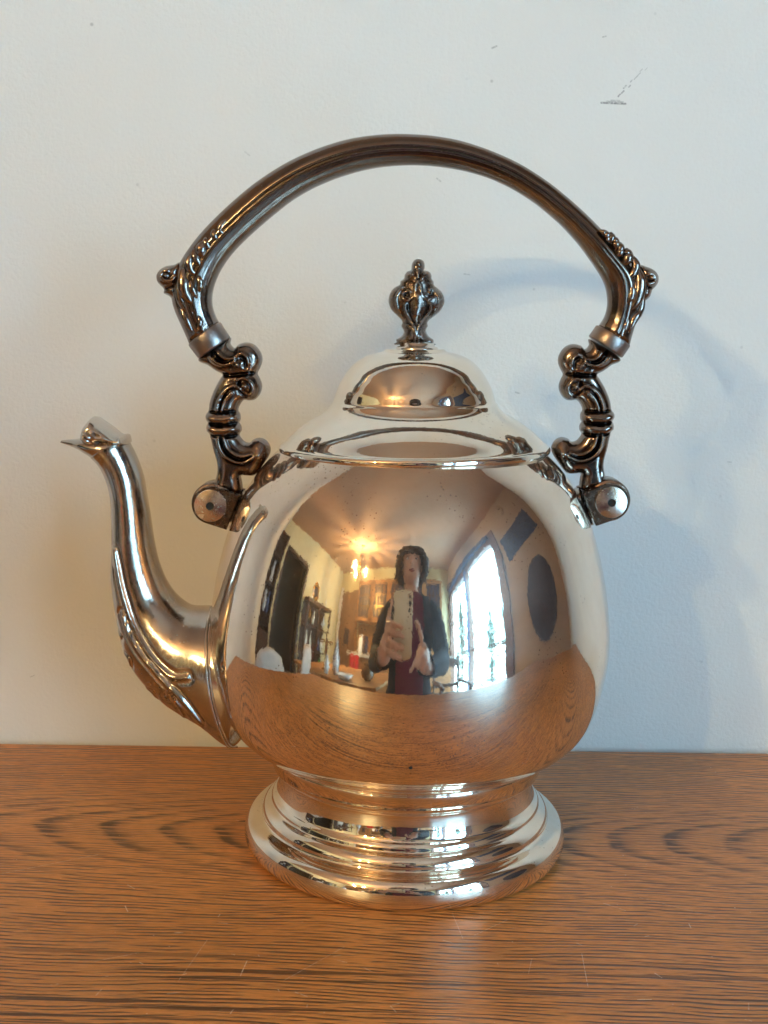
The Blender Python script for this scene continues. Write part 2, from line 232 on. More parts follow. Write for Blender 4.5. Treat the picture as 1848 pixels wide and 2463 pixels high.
def oak(name,yc=.003,x0=.60,al=.149,base=(.66,.252,.064),figure=True,rough=.34):
    m,nt,b=nm(name); o=obco(nt); sx=nt.nodes.new('ShaderNodeSeparateXYZ'); nt.links.new(o,sx.inputs[0]); X,Y,Z=sx.outputs
    st=obco(nt,(6,60,60)); wob=math_(nt,'SUBTRACT',noise(nt,st,1,3,.55),.5)
    lw=obco(nt,(5,9,9)); wl=math_(nt,'SUBTRACT',noise(nt,lw,1,2,.5),.5)
    dy=math_(nt,'ADD',math_(nt,'SUBTRACT',Y,yc),math_(nt,'MULTIPLY',wl,.013))
    # cathedral figure: nested parabolic growth rings with their tips to the left
    pu=math_(nt,'MAXIMUM',dy,0.); pd=math_(nt,'MINIMUM',dy,0.)
    r=math_(nt,'SUBTRACT',math_(nt,'SUBTRACT',X,math_(nt,'MULTIPLY',math_(nt,'MULTIPLY',pu,pu),95.)),math_(nt,'MULTIPLY',math_(nt,'MULTIPLY',pd,pd),42.))
    r=math_(nt,'ADD',r,math_(nt,'MULTIPLY',wob,.016))
    lo0=noise(nt,obco(nt,(11,22,22)),1,3,.5)
    # broad growth rings (clear in the cathedral figure) and the fine pore lines between them
    ph=math_(nt,'ADD',math_(nt,'MULTIPLY',r,44.),math_(nt,'MULTIPLY',math_(nt,'SINE',math_(nt,'MULTIPLY',r,17.)),.55))
    fr=math_(nt,'FRACT',ph); ring=math_(nt,'MULTIPLY',ramp(nt,fr,.62,.30),ramp(nt,fr,.04,.16))
    fr2=math_(nt,'FRACT',math_(nt,'MULTIPLY',math_(nt,'ADD',math_(nt,'ADD',dy,math_(nt,'MULTIPLY',X,.018)),math_(nt,'ADD',math_(nt,'MULTIPLY',wob,.0048),math_(nt,'MULTIPLY',math_(nt,'SUBTRACT',lo0,.5),.010))),480.)); ring2=math_(nt,'MULTIPLY',ramp(nt,fr2,.45,.8),ramp(nt,fr2,1.,.9))
    near=ramp(nt,math_(nt,'ABSOLUTE',math_(nt,'SUBTRACT',Y,yc)),.060,.012)
    po=noise(nt,obco(nt,(34,520,520)),1,3,.58); pores=ramp(nt,po,.43,.52)
    pl_=noise(nt,obco(nt,(20,330,330)),1,2,.5); long_=ramp(nt,pl_,.45,.55)
    p2=noise(nt,obco(nt,(90,1100,1100)),1,3,.6); streak=ramp(nt,p2,.55,.66)
    lo=noise(nt,obco(nt,(3,14,14)),1,3,.5); fine=noise(nt,obco(nt,(190,1300,1300)),1,3,.6)
    c=mixc(nt,ramp(nt,lo,.3,.72),tuple(k*.86 for k in base),tuple(k*1.18 for k in base))
    c=mixc(nt,math_(nt,'MULTIPLY',ramp(nt,fine,.35,.7),.75),c,tuple(k*.60 for k in base))
    dk=math_(nt,'MULTIPLY',math_(nt,'MULTIPLY',ring,near),math_(nt,'ADD',math_(nt,'MULTIPLY',pores,.75),.18))
    dk=math_(nt,'MAXIMUM',dk,math_(nt,'MULTIPLY',math_(nt,'MULTIPLY',math_(nt,'MULTIPLY',ring2,pores),1.3),math_(nt,'SUBTRACT',1.,math_(nt,'MULTIPLY',near,.45))))
    dk=math_(nt,'MAXIMUM',dk,math_(nt,'MULTIPLY',streak,.34))
    # a few long dark grain lines along the front
    ln=math_(nt,'MULTIPLY',ramp(nt,noise(nt,obco(nt,(4.5,430,430)),1,2,.5),.585,.62),ramp(nt,Y,-.080,-.105))
    dk=math_(nt,'MAXIMUM',dk,math_(nt,'MULTIPLY',ln,.95))
    c=mixc(nt,math_(nt,'MINIMUM',dk,.92),c,(base[0]*.10,base[1]*.10,base[2]*.18))
    rr=ramp(nt,fine,.3,.75,rough-.05,rough+.08)
    hh=math_(nt,'SUBTRACT',math_(nt,'MULTIPLY',fine,.15),dk)
    if figure:
        # pale scratches and nicks
        rnd=random.Random(7); segs=[((-.150,-.040),(-.118,-.022),.00022,.5),((-.071,-.108),(-.066,-.083),.00018,.45),((-.052,-.104),(-.051,-.095),.00025,.7),((-.038,-.106),(-.020,-.085),.00018,.45),((.024,-.075),(.036,-.064),.0002,.6),((.020,-.078),(.017,-.060),.0002,.4),((.058,-.105),(.059,-.085),.0002,.6),((.072,-.050),(.079,-.055),.00025,.5),((.040,-.098),(.042,-.089),.0002,.5),((-.100,-.098),(-.087,-.092),.0002,.45),((.086,-.045),(.110,-.058),.0002,.35)]
        for i in range(34):
            x=rnd.uniform(-.11,.11);y=rnd.uniform(-.125,-.04);a=rnd.uniform(0,3.1);l=rnd.uniform(.0008,.0045); segs.append(((x,y),(x+math.cos(a)*l,y+math.sin(a)*l),.00028,rnd.uniform(.35,.8)))
        sm=segmask(nt,X,Y,segs,ramp(nt,noise(nt,o,700,3),.36,.54))
        vo=nt.nodes.new('ShaderNodeTexVoronoi'); nt.links.new(o,vo.inputs['Vector']); vo.inputs['Scale'].default_value=210
        dust=math_(nt,'MULTIPLY',ramp(nt,vo.outputs['Distance'],.075,.03),ramp(nt,noise(nt,o,33,2),.5,.62))
        sm=math_(nt,'MAXIMUM',sm,math_(nt,'MULTIPLY',dust,.8))
        c=mixc(nt,sm,c,(.74,.60,.48))
    nt.links.new(c,b.inputs['Base Color']); nt.links.new(rr,b.inputs['Roughness']); b.inputs['Specular IOR Level'].default_value=.5
    bump(nt,b,hh,.00012)
    return m
OAK=oak('oak_veneer'); OAK2=oak('oak_plain',yc=.9,figure=False)
def wallpaint(name,col,marks=True,bmp=.00018):
    m,nt,b=nm(name); o=obco(nt); sx=nt.nodes.new('ShaderNodeSeparateXYZ'); nt.links.new(o,sx.inputs[0]); X,Y,Z=sx.outputs
    n=noise(nt,o,7,3); n2=noise(nt,o,520,4,.6)
    c=mixc(nt,ramp(nt,n,.3,.7),tuple(k*.975 for k in col),tuple(min(1,k*1.02) for k in col))
    if marks:
        segs=[]
        rnd=random.Random(3)
        ax,az,bx,bz=MARK
        for i in range(9):
            t0=i/9; t1=t0+.085*rnd.uniform(.6,1.25); j=rnd.uniform(-.0006,.0006)
            segs.append(((ax+(bx-ax)*t0+j,az+(bz-az)*t0-j),(ax+(bx-ax)*t1+j,az+(bz-az)*t1-j),.0005*(1.1-.6*t0),.6*(1-.6*t0)))
        segs+=[((ax-.0075,az-.0030),(ax+.0035,az-.0032),.0006,.75),((ax-.005,az-.0026),(ax+.0022,az-.0027),.0008,.5),((ax-.003,az-.0021),(ax+.0005,az-.0022),.0008,.4)]
        for i in range(22):
            x=rnd.uniform(-.19,.19); z=rnd.uniform(.01,.36); l=rnd.uniform(.0006,.0028); a=rnd.uniform(-.7,.5)
            segs.append(((x,z),(x+l*math.cos(a),z+l*math.sin(a)),rnd.uniform(.0003,.0006),rnd.uniform(.18,.42)))
        sm=segmask(nt,X,Z,segs,ramp(nt,noise(nt,o,1100,2),.30,.55,.3,1))
        vo=nt.nodes.new('ShaderNodeTexVoronoi'); nt.links.new(o,vo.inputs['Vector']); vo.inputs['Scale'].default_value=75
        spk=math_(nt,'MULTIPLY',ramp(nt,vo.outputs['Distance'],.075,.03),ramp(nt,noise(nt,o,26,3),.52,.60,0,.38)); sm=math_(nt,'MAXIMUM',sm,spk)
        c=mixc(nt,math_(nt,'MULTIPLY',ramp(nt,noise(nt,o,16,5,.6),.5,.75),.10),c,(.60,.57,.54))  # faint blotches, uneven wall lighting put into the paint colour
        c=mixc(nt,sm,c,(.10,.10,.105))
    nt.links.new(c,b.inputs['Base Color']); b.inputs['Roughness'].default_value=.62; b.inputs['Specular IOR Level'].default_value=.3
    bump(nt,b,n2,bmp)
    return m
MARK=(.0897,.3072,.1021,.3206)
WALL=wallpaint('wall_paint',(.74,.735,.715),True,.00035); CEIL=wallpaint('ceiling_paint',(.55,.345,.235),False); SIDEW=wallpaint('beige_wall_paint',(.46,.35,.26),False); YELL=wallpaint('yellow_wall_paint',(.70,.62,.38),False); BROWNW=plain('brown_wall',(.22,.115,.06),.5)
WOODD=plain('dark_wood',(.075,.032,.016),.4,scale=14,var=.3); WOODM=plain('honey_wood',(.36,.17,.065),.42,scale=14,var=.25); CASE=plain('stained_casing',(.16,.075,.05),.4,var=.2)
WHITE=plain('white_paint',(.78,.77,.74),.4); CLOTH=plain('white_slipcover',(.72,.69,.66),.85,bmp=.001,scale=12); CERAM=plain('white_ceramic',(.82,.81,.79),.12); FLOORM=plain('floor_boards',(.20,.10,.05),.4,var=.3)
DARKP=plain('dark_print',(.045,.03,.045),.5,var=.3); NAVYP=plain('navy_banner_cloth',(.035,.05,.13),.75,var=.3); BRASS=plain('brass',(.52,.33,.12),.25,1.); BLUECER=plain('blue_pattern_ceramic',(.14,.17,.32),.2,var=.6); REDC=plain('red_towel',(.62,.03,.035),.8); GREENC=plain('green_glass_ware',(.05,.28,.07),.15)
SKIN=plain('skin',(.66,.40,.31),.5,var=.08); NAVY=plain('navy_knit',(.014,.020,.036),.9,var=.35,scale=160,bmp=.002); BURG=plain('burgundy_knit',(.15,.016,.05),.85,var=.2,scale=120); HAIR=plain('dark_brown_hair',(.035,.022,.017),.45,var=.5,scale=60); TROUS=plain('dark_trousers',(.02,.02,.025),.9); LIPS=plain('lips',(.40,.13,.12),.4); EYEM=plain('eye_dark',(.02,.015,.012),.2)
PHONEM=plain('cream_phone_back',(.74,.66,.50),.28,var=.02); LENSM=plain('black_lens',(.012,.012,.015),.06); PHONES=plain('phone_frame',(.62,.56,.44),.25,.8)
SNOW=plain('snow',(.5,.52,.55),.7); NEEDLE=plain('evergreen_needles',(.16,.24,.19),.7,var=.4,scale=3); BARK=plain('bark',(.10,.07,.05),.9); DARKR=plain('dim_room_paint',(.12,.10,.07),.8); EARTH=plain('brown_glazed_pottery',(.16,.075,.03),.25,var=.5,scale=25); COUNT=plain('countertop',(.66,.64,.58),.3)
def glasspane():
    m,nt,b=nm('window_glass'); out=nt.nodes['Material Output']; tr=N(nt,'ShaderNodeBsdfTransparent'); tr.inputs[0].default_value=(.97,.985,.98,1); gl=N(nt,'ShaderNodeBsdfGlossy'); gl.inputs['Roughness'].default_value=.02
    mx=N(nt,'ShaderNodeMixShader'); mx.inputs[0].default_value=.035; nt.links.new(tr.outputs[0],mx.inputs[1]); nt.links.new(gl.outputs[0],mx.inputs[2]); nt.links.new(mx.outputs[0],out.inputs[0]); return m
GLASS=glasspane()
def emis(name,col,st):
    m,nt,b=nm(name); b.inputs['Base Color'].default_value=(.8,.8,.8,1); b.inputs['Emission Color'].default_value=(*col,1); b.inputs['Emission Strength'].default_value=st; return m
BULB=emis('lit_bulb',(1,.79,.39),LAMP)
def shadeglass():
    m,nt,b=nm('frosted_shade_glass'); out=nt.nodes['Material Output']; t=N(nt,'ShaderNodeBsdfTranslucent'); t.inputs[0].default_value=(.12,.11,.09,1); tr=N(nt,'ShaderNodeBsdfTransparent'); mx=N(nt,'ShaderNodeMixShader'); mx.inputs[0].default_value=.02
    nt.links.new(t.outputs[0],mx.inputs[1]); nt.links.new(tr.outputs[0],mx.inputs[2]); nt.links.new(mx.outputs[0],out.inputs[0]); return m
SHADE=shadeglass()  # kept nearly opaque so the petals throw clear rays
# ------------------------------------------------------------------ mesh helpers
def obj(name,V,F,mat,parent=None,smooth=True,tag=None):
    me=bpy.data.meshes.new(name); me.from_pydata([tuple(map(float,v)) for v in V],[],[tuple(map(int,f)) for f in F]); me.update()
    for mm in (mat if isinstance(mat,(list,tuple)) else [mat]): me.materials.append(mm)
    if smooth: me.polygons.foreach_set('use_smooth',[True]*len(me.polygons))
    o=bpy.data.objects.new(name,me); S.collection.objects.link(o)
    if parent: o.parent=parent
    if tag: settag(o,*tag)
    return o
def settag(o,label=None,cat=None,group=None,kind=None):
    if label: o['label']=label
    if cat: o['category']=cat
    if group: o['group']=group
    if kind: o['kind']=kind
def empty(name,label,cat,loc=(0,0,0),rz=0,group=None):
    o=bpy.data.objects.new(name,None); o.empty_display_size=.02; S.collection.objects.link(o); o.location=loc; o.rotation_euler=(0,0,rz); settag(o,label,cat,group); return o
class MB:
    def __init__(s): s.V=[];s.F=[]
    def add(s,VF):
        V,F=VF;n=len(s.V); s.V+=[tuple(map(float,v)) for v in V]; s.F+=[tuple(int(i)+n for i in f) for f in F]; return s
    def obj(s,name,mat,parent=None,smooth=False,tag=None): return obj(name,s.V,s.F,mat,parent,smooth,tag)
def boxg(x0,x1,y0,y1,z0,z1):
    V=[(x,y,z) for x in (x0,x1) for y in (y0,y1) for z in (z0,z1)]
    return V,[(0,1,3,2),(4,6,7,5),(0,4,5,1),(2,3,7,6),(0,2,6,4),(1,5,7,3)]
def bxo(name,b,mat,parent=None,bevel=0,tag=None):
    o=MB().add(boxg(*b)).obj(name,mat,parent,False,tag)
    if bevel:
        md=o.modifiers.new('bevel','BEVEL'); md.width=bevel; md.segments=3; o.data.polygons.foreach_set('use_smooth',[True]*6); md.harden_normals=True
    return o
def latheg(prof,seg=64,c=(0,0),z0=0):
    n=len(prof); V=[];F=[]
    for j in range(seg):
        a=2*math.pi*j/seg; ca,sa=math.cos(a),math.sin(a)
        for r,z in prof: V.append((c[0]+r*ca,c[1]+r*sa,z+z0))
    for j in range(seg):
        k=(j+1)%seg
        for i in range(n-1): F.append((j*n+i,k*n+i,k*n+i+1,j*n+i+1))
    return V,F
def spl(P,n,closed=False):
    """Catmull-Rom resample of a polyline to n points at even arc length"""
    P=np.array(P,float); 
    if len(P)==2 and not closed: t=np.linspace(0,1,n)[:,None]; return P[0]*(1-t)+P[1]*t
    Q=np.vstack([P[-1:],P,P[:2]]) if closed else np.vstack([2*P[0]-P[1],P,2*P[-1]-P[-2]])
    out=[]
    for i in range(len(Q)-3):
        p0,p1,p2,p3=Q[i:i+4]; t=np.linspace(0,1,10,endpoint=False)[:,None]
        out.append(.5*((2*p1)+(p2-p0)*t+(2*p0-5*p1+4*p2-p3)*t**2+(3*p1-p0-3*p2+p3)*t**3))
    if not closed: out.append(Q[-2][None])
    C=np.vstack(out); 
    if closed: C=np.vstack([C,C[:1]])
    s=np.r_[0,np.cumsum(np.linalg.norm(np.diff(C,axis=0),axis=1))]; u=np.linspace(0,s[-1],n+1)[:-1] if closed else np.linspace(0,s[-1],n)
    return np.stack([np.interp(u,s,C[:,k]) for k in range(C.shape[1])],1)
def plen(P): return np.linalg.norm(np.diff(np.array(P),axis=0),axis=1).sum()
def tubeg(path,rad,n=8,ell=1.):
    P=np.array(path,float); m=len(P); rad=np.broadcast_to(np.array(rad,float),(m,))
    T=np.gradient(P,axis=0); T/=np.linalg.norm(T,axis=1)[:,None]+1e-12
    u=np.cross(T[0],(0,1,0)); 
    if np.linalg.norm(u)<1e-3: u=np.cross(T[0],(1,0,0))
    u/=np.linalg.norm(u); V=[];F=[]
    for i in range(m):
        u=u-T[i]*(u@T[i]); u/=np.linalg.norm(u); v=np.cross(T[i],u)
        for j in range(n):
            a=2*math.pi*j/n; V.append(P[i]+rad[i]*(math.cos(a)*u+ell*math.sin(a)*v))
    for i in range(m-1):
        for j in range(n):
            k=(j+1)%n; F.append((i*n+j,i*n+k,i*n+n+k,i*n+n+j))
    F.append(tuple(range(n-1,-1,-1))); F.append(tuple((m-1)*n+j for j in range(n)))
    return V,F
def ballg(c,r,u=12,v=8):
    r=(r,r,r) if isinstance(r,(int,float)) else r
    V=[(c[0],c[1],c[2]-r[2])];F=[]
    for i in range(1,v):
        t=math.pi*i/v
        for j in range(u): a=2*math.pi*j/u; V.append((c[0]+r[0]*math.sin(t)*math.cos(a),c[1]+r[1]*math.sin(t)*math.sin(a),c[2]-r[2]*math.cos(t)))
    V.append((c[0],c[1],c[2]+r[2]))
    for j in range(u): F.append((0,1+(j+1)%u,1+j))
    for i in range(v-2):
        for j in range(u): a=1+i*u+j;b=1+i*u+(j+1)%u; F.append((a,b,b+u,a+u))
    e=len(V)-1;q=1+(v-2)*u
    for j in range(u): F.append((q+j,q+(j+1)%u,e))
    return V,F
def inpoly(P,Q):
    x,y=P[:,0],P[:,1]; ins=np.zeros(len(P),bool); j=len(Q)-1
    for i in range(len(Q)):
        xi,yi=Q[i];xj,yj=Q[j]; c=((yi>y)!=(yj>y))&(x<(xj-xi)*(y-yi)/((yj-yi) or 1e-12)+xi); ins^=c; j=i
    return ins
def dseg(P,Q,closed):
    d=np.full(len(P),1e9); Q2=np.roll(Q,-1,0) if closed else Q[1:]; Q1=Q if closed else Q[:-1]
    for a,b in zip(Q1,Q2):
        ab=b-a; t=np.clip(((P-a)@ab)/((ab@ab) or 1e-12),0,1); d=np.minimum(d,np.linalg.norm(P-a-t[:,None]*ab,axis=1))
    return d
def inflate(outline,strokes,sp,T,wr,smooth=True):
    """solid with the given x-z outline (mm), rounded over wr to half depth T, with raised or cut ridges front and back"""
    L=plen(np.vstack([outline,outline[:1]])); O=spl(outline,max(24,int(L/sp)),True) if smooth else np.array(outline)
    lo,hi=O.min(0),O.max(0); hx=sp*.95
    gx,gz=np.meshgrid(np.arange(lo[0],hi[0],hx),np.arange(lo[1],hi[1],hx*.87)); gx[1::2]+=hx/2
    G=np.stack([gx.ravel(),gz.ravel()],1); G=G[inpoly(G,O)]; G=G[dseg(G,O,True)>sp*.55]
    P=np.vstack([O,G]); n=len(O)
    r=delaunay_2d_cdt([Vector(p) for p in P],[],[list(range(n))],1,1e-7)
    Q=np.array([tuple(v) for v in r[0]]); F=[tuple(f) for f in r[2]]
    d=dseg(Q,O,True); d[d<1e-5]=0; q=np.clip(d/wr,0,1); h=T*np.sqrt(np.clip(1-(1-q)**2,0,1))
    add=np.zeros(len(Q))
    for st,hh,wd in strokes:
        st=np.array(st,float); st=spl(st,max(6,int(plen(st)/.5)))
        dd=dseg(Q,st,False); g=hh*np.exp(-(dd/wd)**2)
        add=np.where(np.abs(g)>np.abs(add),g,add)
    h=h+add*np.clip(d/(wr*.35),0,1); h=np.where(d>0,np.maximum(h,.15),0)
    m=len(Q); edge=d==0
    V=[(x,-y,z) for (x,z),y in zip(Q,h)]; back={}
    for i in range(m):
        if edge[i]: back[i]=i
        else: back[i]=len(V); V.append((Q[i,0],h[i],Q[i,1]))
    FF=[]
    for f in F:
        a=Q[f[1]]-Q[f[0]];b=Q[f[2]]-Q[f[0]]
        if a[0]*b[1]-a[1]*b[0]<0: f=f[::-1]
        FF.append(f); FF.append(tuple(back[i] for i in f[::-1]))
    return np.array(V)*.001,FF
def mir(P):
    a,b,c,d,e,f=MIR; P=np.array(P,float); return np.stack([a*P[:,0]+b*P[:,1]+e,c*P[:,0]+d*P[:,1]+f],1)
def dens(P,k=6): return [tuple(x) for x in spl(P,len(P)*k)]
# ------------------------------------------------------------------ setting: room shell (seen in the silver)
XR,XL,YB,YF,ZC,ZF=1.30,-2.80,.107,-3.30,1.57,-.87
WY=.0346
V,F=boxg(XL-.1,XR+.12,0,.12,ZF-.1,ZC+.1)
bw=obj('wall',V,F,WALL,None,False); bw.location=(0,YB,0); bw.rotation_euler=(0,0,WY); settag(bw,kind='structure')
WY0,WY1,WZ1=-3.22,-.95,1.06
sw=MB().add(boxg(XR,XR+.12,WY1,.25,ZF,ZC)).add(boxg(XR,XR+.12,WY0,WY1,WZ1,ZC)).add(boxg(XR,XR+.12,YF-.1,WY0,ZF,ZC)).obj('window_wall',SIDEW); settag(sw,kind='structure')
lw=MB().add(boxg(XL-.1,XL,-.40,.25,ZF,ZC)).add(boxg(XL-.1,XL,-1.36,-.40,.98,ZC)).add(boxg(XL-.1,XL,YF-.1,-1.36,ZF,ZC)).obj('yellow_wall',YELL); settag(lw,kind='structure')
fwl=MB().add(boxg(XL-.1,XR+.12,YF-.12,YF,ZF,ZC)).obj('kitchen_wall',YELL); settag(fwl,kind='structure')
ce=MB().add(boxg(XL-1.7,XR+.12,YF-.12,.3,ZC,ZC+.1)).obj('ceiling',CEIL); settag(ce,kind='structure')
fl=MB().add(boxg(XL-1.7,XR+.12,YF-.12,.3,ZF-.1,ZF)).obj('floor',FLOORM); settag(fl,kind='structure')
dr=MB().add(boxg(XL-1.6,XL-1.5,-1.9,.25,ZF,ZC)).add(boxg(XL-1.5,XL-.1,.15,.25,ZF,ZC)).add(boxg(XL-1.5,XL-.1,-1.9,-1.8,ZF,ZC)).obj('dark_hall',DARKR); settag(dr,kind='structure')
dfm=MB().add(boxg(XL-.12,XL+.02,-.46,-.40,ZF,1.04)).add(boxg(XL-.12,XL+.02,-1.42,-1.36,ZF,1.04)).add(boxg(XL-.12,XL+.02,-1.36,-.40,.98,1.04)).obj('door_frame',WOODD,tag=('dark wooden frame of the open doorway in the yellow wall','door frame'))
# snow and trees outside, seen mirrored through the window
sg=obj('snow_ground',[(XR+.12,-60,-1.25),(70,-60,-1.6),(70,40,-1.6),(XR+.12,40,-1.25)],[(0,1,2,3)],SNOW); settag(sg,kind='structure')
def conifer(x,y,zt,wd,label,seed):
    e=empty('evergreen_tree',label,'tree',(x,y,-1.4),0,'trees outside the window'); rnd=random.Random(seed); H=zt+1.4
    obj('trunk',*tubeg([(0,0,0),(0,0,H*.5),(.01,0,H*.97)],[.09,.06,.01],8),BARK,e)
    mb=MB()
    for i in range(1500):
        t=rnd.random()**.75; zz=H*(.06+.93*t); rr=wd*(1-t)**.8*(.35+.65*rnd.random()**.5)*(.75+.35*math.sin(zz*9+seed)); a=rnd.random()*6.283
        c=Vector((rr*math.cos(a),rr*math.sin(a),zz-rr*.25)); s=.05+.09*rnd.random(); d=Vector((math.cos(a),math.sin(a),-.5+rnd.random()*.5))*s; q=Vector((-math.sin(a),math.cos(a),rnd.uniform(-.4,.4)))*s*.5
        mb.add(([c-d-q*.3,c-d*.2+q,c+d,c-d*.2-q],[(0,1,2,3)]))
    mb.obj('crown',NEEDLE,e)
conifer(3.7,-7.0,2.0,.75,'slim evergreen left of the mullion, mirrored in the silver',1)
conifer(5.1,-5.2,1.25,1.0,'broad evergreen right of the mullion, mirrored in the silver',2)
conifer(9.5,-7.2,2.2,1.6,'evergreen farther off to the right, mirrored in the silver',3)
conifer(8.2,-12.5,2.4,1.7,'far evergreen behind the slim one, mirrored in the silver',4)
# window
we=empty('patio_window','tall brown framed patio window mirrored on the right of the silver body','window',(XR,0,0))
fr=MB()
for b in ((-.03,.09,WY0,WY0+.06,ZF,WZ1),(-.03,.09,WY1-.06,WY1,ZF,WZ1),(-.03,.09,WY0+.06,WY1-.06,WZ1-.05,WZ1),(-.03,.09,WY0+.06,WY1-.06,ZF,ZF+.06)): fr.add(boxg(*b))
fr.obj('window_frame',CASE,we)
cs=MB()
for b in ((-.035,-.002,WY1,WY1+.1,ZF,WZ1+.16),(-.035,-.002,WY0-.07,WY0,ZF,WZ1+.16),(-.035,-.002,WY0,WY1,WZ1,WZ1+.16)): cs.add(boxg(*b))
cs.obj('casing',CASE,we)
bxo('valance',(-.10,-.036,WY0+.05,WY1-.05,WZ1+.03,WZ1+.11),NAVYP,we,.008)
bxo('mullion',(-.04,.08,-2.12,-2.03,ZF+.06,WZ1-.05),CASE,we)
bxo('drape_edge',(-.085,-.045,-2.045,-2.03,ZF+.1,WZ1+.03),NAVYP,we)
for (y0,y1) in ((WY0+.06,-2.12),(-2.03,WY1-.06)):
    bxo('pane',(.02,.026,y0,y1,ZF+.06,WZ1-.05),GLASS,we)
    for k in (1,2):
        yy=y0+(y1-y0)*k/3; bxo('muntin',(.010,.019,yy-.007,yy+.007,ZF+.06,.10 if y0>-2.1 else .5),CASE,we)
    for zz in ((.10,-.36) if y0>-2.1 else (.5,.09,-.36)): bxo('muntin',(.0,.010,y0,y1,zz-.01,zz+.01),CASE,we)
pl=bpy.data.lights.new('window_portal','AREA'); pl.shape='RECTANGLE'; pl.size=WY1-WY0; pl.size_y=WZ1-ZF
po=bpy.data.objects.new('window_portal',pl); S.collection.objects.link(po); po.location=(XR+.13,(WY0+WY1)/2,(WZ1+ZF)/2); po.rotation_euler=(R(90),0,R(90))
pl.cycles.is_portal=True
# ------------------------------------------------------------------ sideboard the teapot stands on
sb=empty('sideboard','oak sideboard with scratched grained top under the silver teapot','sideboard',(0,0,0))
tp=bxo('tabletop',(-.405,.83,-.353,0,-.030,0),OAK,sb,.005)
tp.data.vertices.foreach_get  # back edge follows the wall
for v in tp.data.vertices:
    if v.co.y>-.01: v.co.y=.1035+WY*v.co.x
body_mb=MB().add(boxg(-.385,.81,-.335,.075,-.80,-.030)).obj('cabinet_body',OAK2,sb)
for x0 in (-.375,.02,.415):
    dd=bxo('door_panel',(x0,x0+.385,-.350,-.336,-.72,-.06),OAK2,sb,.004); obj('handle',*ballg((x0+.34,-.358,-.35),.011),BRASS,dd)
bxo('plinth',(-.37,.795,-.32,.07,ZF,-.80),OAK2,sb)
# ------------------------------------------------------------------ teapot
tea=empty('teapot','polished silver kettle teapot with tarnished overhead swing handle and long spout','teapot',(0,0,0))
zk=[.0405,.043,.047,.052,.058,.067,.077,.088,.098,.108,.118,.128,.138,.146,.153,.1572]
rk=[.0545,.0608,.0663,.0699,.0726,.0752,.0770,.0774,.0763,.0747,.0724,.0694,.0654,.0606,.0552,.0506]
def natural(x,y,xn):
    x=np.array(x);y=np.array(y);n=len(x);h=np.diff(x);B=np.zeros((n,n));b=np.zeros(n);B[0,0]=B[-1,-1]=1
    for i in range(1,n-1): B[i,i-1]=h[i-1];B[i,i]=2*(h[i-1]+h[i]);B[i,i+1]=h[i];b[i]=6*((y[i+1]-y[i])/h[i]-(y[i]-y[i-1])/h[i-1])
    m=np.linalg.solve(B,b); i=np.clip(np.searchsorted(x,xn)-1,0,n-2);t=xn-x[i]
    return y[i]+t*((y[i+1]-y[i])/h[i]-h[i]*(2*m[i]+m[i+1])/6)+t*t*m[i]/2+t**3*(m[i+1]-m[i])/(6*h[i])
# light smoothing keeps the mirror free of ripples
zz=np.linspace(zk[0],zk[-1],150); rr=natural(zk,rk,zz)
for _ in range(60): rr[1:-1]=rr[1:-1]*.5+(rr[:-2]+rr[2:])*.25
bprof=[(.030,.0395)]+list(zip(rr,zz))+[(.0495,.1578),(.047,.1578)]
BR=(rr.copy(),zz.copy())
obj('body',*latheg(bprof,256),BODYM,tea)
fp=[(.0560,.0006),(.0596,.0002),(.0612,.0008),(.0627,.0021),(.0637,.0044),(.0637,.0068),(.0631,.0091),(.0620,.0109),(.0605,.0120),(.0588,.0126),(.0577,.0129),(.0570,.0133),(.0567,.0140),(.0565,.0151),(.0558,.0165),(.0547,.0177),(.0537,.0184),(.0532,.0188),(.0530,.0194),(.0527,.0203),(.0520,.0212),(.0513,.0219),(.0508,.0229),(.0504,.0242),(.0500,.0258),(.0497,.0275),(.0495,.0291),(.0495,.0304),(.0498,.0314),(.0506,.0321),(.0518,.0326),(.0527,.0331),(.0531,.0337),(.0532,.0343),(.0535,.0350),(.0540,.0361),(.0546,.0375),(.0551,.0389),(.0553,.0399),(.0551,.0408),(.0535,.0414)]
obj('foot',*latheg(dens(fp,4),200),SILVER,tea)
bm_=MB().add(latheg([(.0595,.0012),(.0560,.0004)],100)); 
lid=bpy.data.objects.new('lid',None); S.collection.objects.link(lid)
# lid: its own mesh carries the finial
lp=[(.0455,.1560),(.0492,.1560),(.0508,.1563),(.0514,.1570),(.0516,.1580),(.0514,.1588),(.0510,.1593),(.0505,.1594),(.0499,.1598),(.0490,.1606),(.0478,.1618),(.0464,.1632),(.0446,.1648),(.0425,.1664),(.0402,.1680),(.0381,.1693),(.0363,.1703),(.0350,.1710),(.0338,.1718),(.0327,.1728),(.0320,.1738),(.0316,.17455),(.0314,.1750),(.0309,.1753),(.0306,.1760),(.0302,.1775),(.0296,.1795),(.0287,.1815),(.0278,.1833),(.0267,.1851),(.0256,.1868),(.0244,.1883),(.0228,.1899),(.0210,.1913),(.0190,.1924),(.0170,.1932),(.0148,.1938),(.0128,.1942),(.0120,.1944),(.0117,.1947),(.0113,.19515),(.0109,.1953),(.0060,.1954),(.0,.1954)]
bpy.data.objects.remove(lid)
lz=.158
lido=obj('lid',*latheg([(r,z-lz) for r,z in dens(lp,3)],224),SILVER,tea); lido.location=(.0002,0,lz); lido.rotation_euler=(0,-R(1.0),0)
